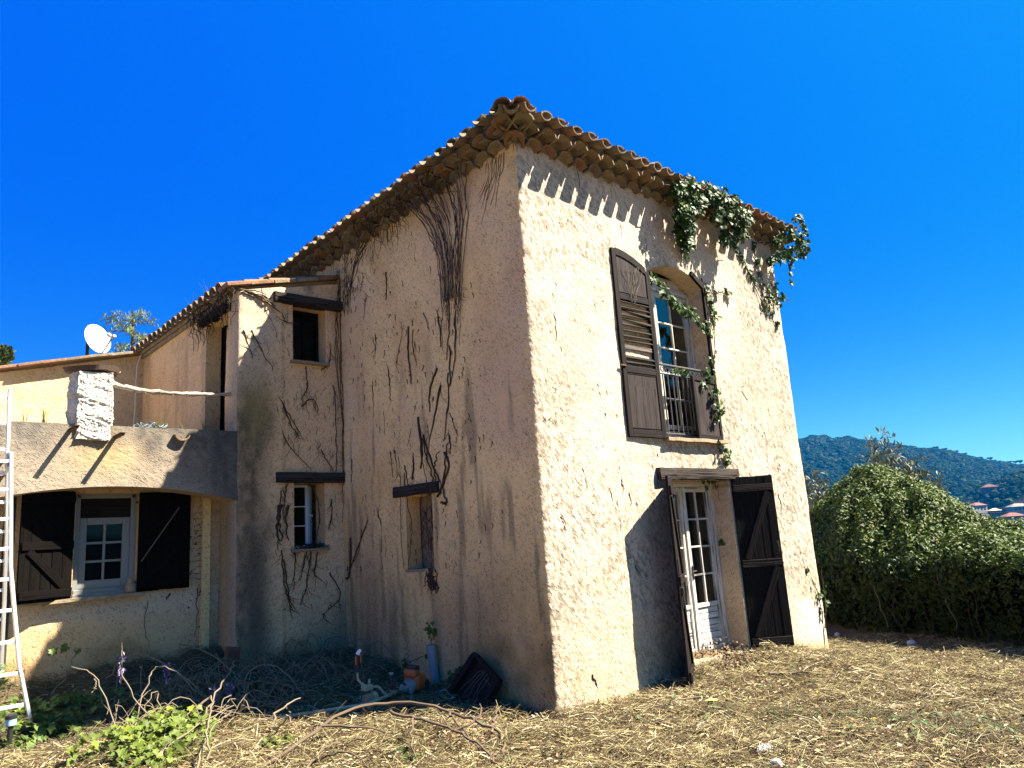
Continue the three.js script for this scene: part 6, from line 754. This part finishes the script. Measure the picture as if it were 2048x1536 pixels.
// ---------- cut branches and green clumps ----------
const G = (x, z, h) => [x, gy(x, z) + h, z];
function branch(label, ctrl, r0, r1, n, seed, mat = M.vinePale, side = []) { const t = thing('cut_branch', label, 'branch'); mesh('stem', tube(wiggle(ctrl, n, 0.018, seed), [r0, r1], 6), mat, t); side.forEach((s, i) => mesh('side_shoot', tube(wiggle(s, 12, 0.015, seed + 40 + i), [r1 * 1.3, 0.004], 5), mat, t)); return t; }
const brown = std([0.10, 0.066, 0.04], { bumpMap: woodBump, bumpScale: 0.004, roughness: 0.85 });
branch('long thick brown branch arching over the straw at the bottom of the photo', [G(-2.55, -0.45, 0.03), G(-2.05, -0.75, 0.10), G(-1.6, -0.80, 0.19), G(-1.25, -0.62, 0.22), G(-1.1, -0.30, 0.17), G(-1.0, 0.06, 0.14), G(-0.98, 0.38, 0.08), G(-1.30, 0.75, 0.02)], 0.015, 0.010, 34, 3, brown, [[G(-1.05, -0.20, 0.15), G(-1.2, 0.1, 0.16), G(-1.3, 0.5, 0.05)], [G(-1.9, -0.78, 0.14), G(-1.6, -0.45, 0.1), G(-1.45, -0.2, 0.03)], [G(-1.02, 0.3, 0.1), G(-0.8, 0.1, 0.16), G(-0.66, -0.06, 0.2)]]);
branch('brown forked branch lying inside the arch of the long one', [G(-1.50, -0.40, 0.22), G(-1.38, -0.15, 0.20), G(-1.28, 0.18, 0.14), G(-1.3, 0.55, 0.08), G(-1.45, 0.9, 0.03)], 0.012, 0.008, 22, 9, brown, [[G(-1.40, -0.2, 0.2), G(-1.6, 0.05, 0.1), G(-1.75, 0.4, 0.03)], [G(-1.30, 0.2, 0.14), G(-1.1, 0.25, 0.2), G(-0.88, 0.0, 0.24)]]);
branch('thin brown branch in the straw left of the arching one', [G(-2.4, -0.1, 0.03), G(-2.0, -0.4, 0.1), G(-1.6, -0.35, 0.06)], 0.011, 0.006, 18, 15, brown, [[G(-2.2, -0.25, 0.06), G(-2.1, 0, 0.1), G(-2.0, 0.2, 0.02)]]);
branch('pale peeled stalks standing in the straw in front of the brush cutter', [G(-2.05, -1.35, 0.02), G(-1.95, -1.45, 0.16), G(-1.72, -1.5, 0.24)], 0.012, 0.006, 10, 19, M.vinePale, [[G(-2.03, -1.33, 0.02), G(-2.0, -1.2, 0.16), G(-1.98, -1.15, 0.22)], [G(-1.9, -1.4, 0.12), G(-1.85, -1.3, 0.03), G(-1.7, -1.2, 0.02)]]);
branch('bent pale stalk standing up left of the small clump of ivy', [G(-3.05, -1.95, 0.02), G(-3.12, -2.15, 0.35), G(-3.22, -2.3, 0.58), G(-3.35, -2.4, 0.64)], 0.007, 0.004, 14, 25, M.vinePale, [[G(-3.2, -2.28, 0.55), G(-3.2, -2.22, 0.48), G(-3.22, -2.2, 0.42)]]);
branch('curved pale stem holding up the left wisteria flower', [G(-2.62, -2.0, 0.05), G(-2.85, -2.15, 0.25), G(-2.98, -2.25, 0.55), G(-3.0, -2.3, 0.80)], 0.007, 0.004, 16, 31);
branch('arched pale stem carrying the middle wisteria flower', [G(-2.95, -2.9, 0.40), G(-2.78, -2.8, 0.58), G(-2.55, -2.6, 0.52), G(-2.35, -2.4, 0.36), G(-2.22, -2.3, 0.20), G(-2.2, -2.25, 0.04)], 0.007, 0.004, 24, 37);
branch('zigzag pale stem bowed between the wisteria flowers', [G(-2.85, -2.35, 0.08), G(-2.70, -2.45, 0.42), G(-2.62, -2.5, 0.50), G(-2.42, -2.4, 0.44), G(-2.2, -2.3, 0.22), G(-1.95, -2.1, 0.06)], 0.007, 0.004, 24, 43);
branch('stout pale stem rising to the right through the cut pile', [G(-2.50, -1.85, 0.05), G(-2.32, -2.0, 0.25), G(-2.12, -2.15, 0.42), G(-1.98, -2.28, 0.52)], 0.010, 0.005, 16, 49);
branch('pale stem looping high at the right of the cut pile', [G(-2.3, -2.9, 0.55), G(-2.05, -2.8, 0.48), G(-1.85, -2.55, 0.30), G(-1.82, -2.4, 0.18), G(-2.1, -2.3, 0.16)], 0.006, 0.004, 20, 55);
branch('long low pale branch reaching from the pile toward the brush cutter', [G(-2.5, -2.1, 0.15), G(-2.1, -2.25, 0.30), G(-1.75, -2.2, 0.30), G(-1.4, -2.15, 0.12)], 0.012, 0.006, 20, 61, brown);
branch('pale hoop of vine above the end of the brush cutter shaft', [G(-1.9, -2.35, 0.08), G(-1.75, -2.5, 0.34), G(-1.55, -2.4, 0.34), G(-1.38, -2.1, 0.10)], 0.009, 0.006, 18, 67);
branch('straight reddish pole lying flat behind the brush cutter shaft', [G(-2.3, -2.05, 0.06), G(-1.9, -2.12, 0.09), G(-1.35, -2.0, 0.08)], 0.014, 0.010, 10, 73, brown);
branch('bark covered stick lying among the stones on the right lawn', [G(2.35, 2.2, 0.03), G(2.55, 2.28, 0.04), G(2.75, 2.4, 0.03)], 0.02, 0.014, 6, 79, brown);
branch('broken plank splinter lying in the straw in front of the garden door', [G(2.2, 0.85, 0.03), G(2.5, 1.05, 0.035), G(2.75, 1.32, 0.03)], 0.016, 0.008, 6, 85, M.vineGrey);
branch('long pale stick lying in the straw by the house corner', [G(0.35, 0.62, 0.03), G(0.75, 0.70, 0.05), G(1.2, 0.80, 0.03)], 0.008, 0.005, 10, 91);
branch('pale stick lying at the foot of the far house corner', [G(5.35, 0.05, 0.06), G(5.7, 0.15, 0.05), G(6.0, 0.35, 0.02)], 0.014, 0.008, 8, 97);
{ const f = rng(313), lst = []; for (let i = 0; i < 260; i++) { const x = rr(-2.9, -0.3, f), z = rr(-3.5, -2.1, f); if (x > -0.3 - (z + 3.6) * 0.3 + 0.2) continue; const a = f() * 6.28, l = rr(0.2, 0.7, f), h = rr(0.02, 0.30, f); lst.push(tube(wiggle([G(x, z, 0.0), G(clamp(x + Math.cos(a) * l * 0.5, -3, -0.08), Math.max(z + Math.sin(a) * l * 0.5, -3.55), h), G(clamp(x + Math.cos(a) * l, -3, -0.06), Math.max(z + Math.sin(a) * l, -3.58), h * rr(0, 0.8, f) + 0.01)], 8, 0.02, i + 900), [0.007, 0.003], 4, false)); } tag(mesh('brushwood_heap', lst, std([0.15, 0.115, 0.075])), 'tangled heap of dry cut stems in the shaded corner', 'brushwood', null, 'stuff'); }
{ const f = rng(99), lst = []; for (let i = 0; i < 60; i++) { const x = rr(-2.6, -1.6, f), z = rr(-2.5, -1.85, f), a = f() * 6.28, l = rr(0.2, 0.6, f), h = rr(0.06, 0.30, f); lst.push(tube(wiggle([G(x, z, 0.02), G(x + Math.cos(a) * l * 0.5, z + Math.sin(a) * l * 0.5, h), G(x + Math.cos(a) * l, z + Math.sin(a) * l, h * 0.5)], 8, 0.02, i + 1900), [0.006, 0.003], 4, false)); } tag(mesh('cut_stems', lst, M.vinePale), 'pile of thin pale cut vine stems left of the brush cutter', 'brushwood', null, 'stuff'); }
function wisteria(label, top, h, seed) { const t = thing('wisteria_flower', label, 'flower', top), f = rng(seed); mesh('stalk', tube([[0, 0.06, 0], [0.01, -h * 0.5, 0], [0, -h, 0]], 0.002, 4), ML.bramble, t); const cols = [[0.20, 0.14, 0.36], [0.36, 0.32, 0.46], [0.13, 0.085, 0.27]].map((c) => leafMat(c, { map: null })); for (let i = 0; i < 46; i++) { const k = f(), a = f() * 6.28, r = 0.04 * (1 - k * 0.7) * rr(0.5, 1, f), m = mesh('petal', ovalLeaf, cols[i % 3], t); m.position.set(Math.cos(a) * r, -k * h, Math.sin(a) * r); m.rotation.set(rr(-1, 1, f), a, rr(-1, 1, f)); m.scale.setScalar(rr(0.022, 0.038, f)); } return t; }
wisteria('drooping violet wisteria flower, leftmost and tallest of the pile', [-2.99, gy(-3, -2.3) + 0.70, -2.29], 0.24, 5);
wisteria('pinkish violet wisteria flower hanging from the arched stem', [-2.52, gy(-2.5, -2.55) + 0.52, -2.56], 0.20, 6);
wisteria('small dark violet wisteria flower low in the cut pile', [-2.20, gy(-2.2, -2.25) + 0.33, -2.22], 0.12, 7);
wisteria('small faded wisteria flower at the right of the cut pile', [-2.08, gy(-2.1, -2.2) + 0.33, -2.18], 0.11, 8);
const clump = (x, z, r, h, w) => [x, gy(x, z) + h, z, r, w];
ivyPlant('ivy', 'bright yellow green ivy clump on the ground at the bottom left', [clump(-3.23, -1.65, 0.3, 0.075, 3), clump(-2.93, -1.85, 0.28, 0.105, 3), clump(-2.73, -1.85, 0.25, 0.120, 2.5), clump(-2.53, -1.85, 0.2, 0.105, 2), clump(-3.03, -1.35, 0.28, 0.060, 2.5), clump(-2.78, -1.45, 0.28, 0.075, 2.5), clump(-2.68, -2.20, 0.16, 0.150, 1), clump(-3.13, -1.10, 0.2, 0.038, 1.2), clump(-2.48, -2.05, 0.14, 0.165, 0.8)], 850, [{ p: [G(-3.2, -1.2, 0.02), G(-2.7, -1.5, 0.15), G(-2.2, -1.8, 0.2)] }, { p: [G(-2.9, -0.8, 0.03), G(-2.6, -1.3, 0.15), G(-2.3, -1.7, 0.15)] }, { p: [G(-2.75, -0.9, 0.1), G(-2.6, -1.3, 0.25), G(-2.35, -1.9, 0.3)], r: 0.007 }], { seed: 41, parts: 280, mat: ML.ivyPale, flat: V(1, 0.45, 1), size: 1.0, out: V(-0.1, 1, 0.3), stemMat: M.vinePale });
ivyPlant('ivy', 'green ivy spreading over the ground at the foot of the ladder', [clump(-3.55, -3.6, 0.25, 0.12, 2), clump(-3.3, -3.5, 0.28, 0.10, 2.5), clump(-3.05, -3.4, 0.25, 0.12, 2), clump(-3.5, -3.0, 0.28, 0.08, 2.4), clump(-3.3, -3.05, 0.25, 0.06, 2), clump(-3.65, -2.75, 0.22, 0.05, 1.6), clump(-2.85, -3.2, 0.25, 0.08, 1.6), clump(-3.7, -3.9, 0.25, 0.15, 1.2), clump(-3.15, -2.75, 0.16, 0.06, 0.8)], 820, [{ p: [G(-3.8, -3.6, 0.02), G(-3.3, -3.4, 0.1), G(-2.8, -3.2, 0.06)] }], { seed: 42, parts: 240, mat: leafMat([0.085, 0.13, 0.024], { roughness: 0.5 }), flat: V(1, 0.4, 1), out: V(0, 1, 0.3) });
ivyPlant('ivy', 'dark green ground ivy in the shade behind the cut branches', [clump(-2.6, -2.6, 0.3, 0.05, 2), clump(-2.25, -2.6, 0.3, 0.06, 2), clump(-1.95, -2.7, 0.25, 0.06, 1.5), clump(-2.5, -3.0, 0.25, 0.06, 1.2), clump(-1.6, -2.75, 0.12, 0.1, 0.8)], 330, [{ p: [G(-2.8, -2.5, 0.02), G(-2.3, -2.6, 0.05), G(-1.9, -2.7, 0.05)] }], { seed: 43, parts: 60, mat: ML.ivy, flat: V(1, 0.35, 1), out: V(0, 1, 0.3) });
ivyPlant('weed', 'pale green weeds at the right of the bright ivy clump', [clump(-2.12, -1.12, 0.14, 0.03, 1), clump(-2.0, -1.0, 0.1, 0.03, 0.6)], 70, [], { cat: 'plant', seed: 45, parts: 70, mat: ML.ivyPale, flat: V(1, 0.3, 1), size: 0.7, out: V(0, 1, 0.3) });
ivyPlant('ivy', 'small dark green ivy scraps under the arching brown branch', [clump(-1.62, -0.05, 0.10, 0.03, 1), clump(-1.5, -0.3, 0.06, 0.03, 0.5), clump(-1.66, 0.12, 0.08, 0.03, 0.7)], 70, [], { seed: 46, parts: 70, mat: ML.ivy, flat: V(1, 0.3, 1), size: 0.75, out: V(0, 1, 0.3) });
ivyPlant('vine_shoot', 'pale yellow vine shoot standing against the wall by the ladder', [[-3.22, 0.78, -3.75, 0.03], [-3.08, 0.82, -3.75, 0.04], [-3.0, 0.76, -3.75, 0.03]], 12, [{ p: [[-3.2, 0.35, -3.75], [-3.05, 0.62, -3.75], [-3.02, 0.78, -3.75]], r: 0.005 }], { cat: 'plant', seed: 47, parts: 12, mat: ML.ivyPale, stemMat: M.vinePale, size: 0.9 });
// weeds in the clearing by the hedge, stones, scraps
grassTuft('small bright green grass tuft at the foot of the hedge', 7.0, gy(7.0, 0.9), 0.9, 30, 0.13, 81);
function stone(label, x, z, s, mat, seed, cat = 'stone', name = 'stone') { const g = new THREE.IcosahedronGeometry(1, 3), p = g.attributes.position; for (let i = 0; i < p.count; i++) { const k = 0.8 + 0.4 * n3(p.getX(i) * 1.6 + seed, p.getY(i) * 1.6, p.getZ(i) * 1.6, seed); p.setXYZ(i, p.getX(i) * k * s[0], p.getY(i) * k * s[1], p.getZ(i) * k * s[2]); } g.computeVertexNormals(); const m = tag(mesh(name, g, mat), label, cat); m.position.set(x, gy(x, z) + s[1] * 0.5 + 0.015, z); m.rotation.y = seed; return m; }
const wst = std([0.50, 0.49, 0.48], { bumpMap: clayBump, bumpScale: 0.01 });
stone('long white rubble stone in the straw near the bottom edge', -0.06, 2.08, [0.085, 0.035, 0.04], wst, 3); stone('small white rubble stone at the very bottom edge', -0.27, 2.28, [0.04, 0.04, 0.03], wst, 5); stone('white stone at the foot of the far house corner', 4.95, 0.12, [0.07, 0.05, 0.06], wst, 7); stone('white scrap of rubble in the shadow under the hedge', 7.1, 0.35, [0.07, 0.05, 0.06], std([0.35, 0.36, 0.37]), 9); stone('small white stone by the hedge near the house', 7.9, -1.15, [0.05, 0.04, 0.05], wst, 11); stone('tiny white stone in the green litter at lower right', 1.9, 3.2, [0.03, 0.02, 0.02], wst, 13); stone('brown broken tile piece lying on the right lawn', 1.95, 2.2, [0.09, 0.015, 0.06], M.tiles[1], 15, 'tile', 'broken_tile'); stone('rust coloured tile chip in the litter at lower right', 1.72, 3.2, [0.035, 0.012, 0.03], M.tiles[3], 17, 'tile', 'broken_tile');
tag(mesh('yellow_leaf', ivyLeaf.clone().scale(0.11, 0.11, 0.11).rotateX(-Math.PI / 2 + 0.15).rotateY(0.8).translate(1.0, gy(1.0, 1.02) + 0.05, 1.02), std([0.55, 0.55, 0.12], { side: THREE.DoubleSide })), 'single bright yellow leaf lying in the straw before the door', 'leaf');
tag(mesh('yellow_leaf', ivyLeaf.clone().scale(0.085, 0.085, 0.085).rotateX(-Math.PI / 2 - 0.1).rotateY(2.2).translate(1.15, gy(1.15, 3.05) + 0.05, 3.05), std([0.55, 0.50, 0.08], { side: THREE.DoubleSide })), 'small yellow leaf near the bottom edge at lower right', 'leaf');
{ // fallen earth and leaves heaped on the door step
  const f = rng(515), l = []; for (let i = 0; i < 900; i++) { const x = rr(2.2, 3.3, f), z = rr(-0.3, 0.35, f), h = 0.16 * Math.exp(-(((x - 2.95) / 0.3) ** 2) - ((z + 0.1) / 0.2) ** 2), s = rr(0.025, 0.05, f), v = rr(0.4, 1.2, f); l.push({ p: V(x, Math.max(gy(x, z), 0.05) + h * f() + 0.01, z), q: quat(-1.57 + rr(-0.8, 0.8, f), rr(0, 6.28, f), rr(-0.5, 0.5, f)), s: V(s, s, s), c: f() < 0.5 ? [0.06 * v, 0.04 * v, 0.02 * v] : [0.2 * v, 0.14 * v, 0.07 * v] }); } inst('leaf_litter', ovalLeaf, std([1, 1, 1], { side: THREE.DoubleSide }), l, scene); }
scene.updateMatrixWorld(true);
renderer.render(scene, camera);
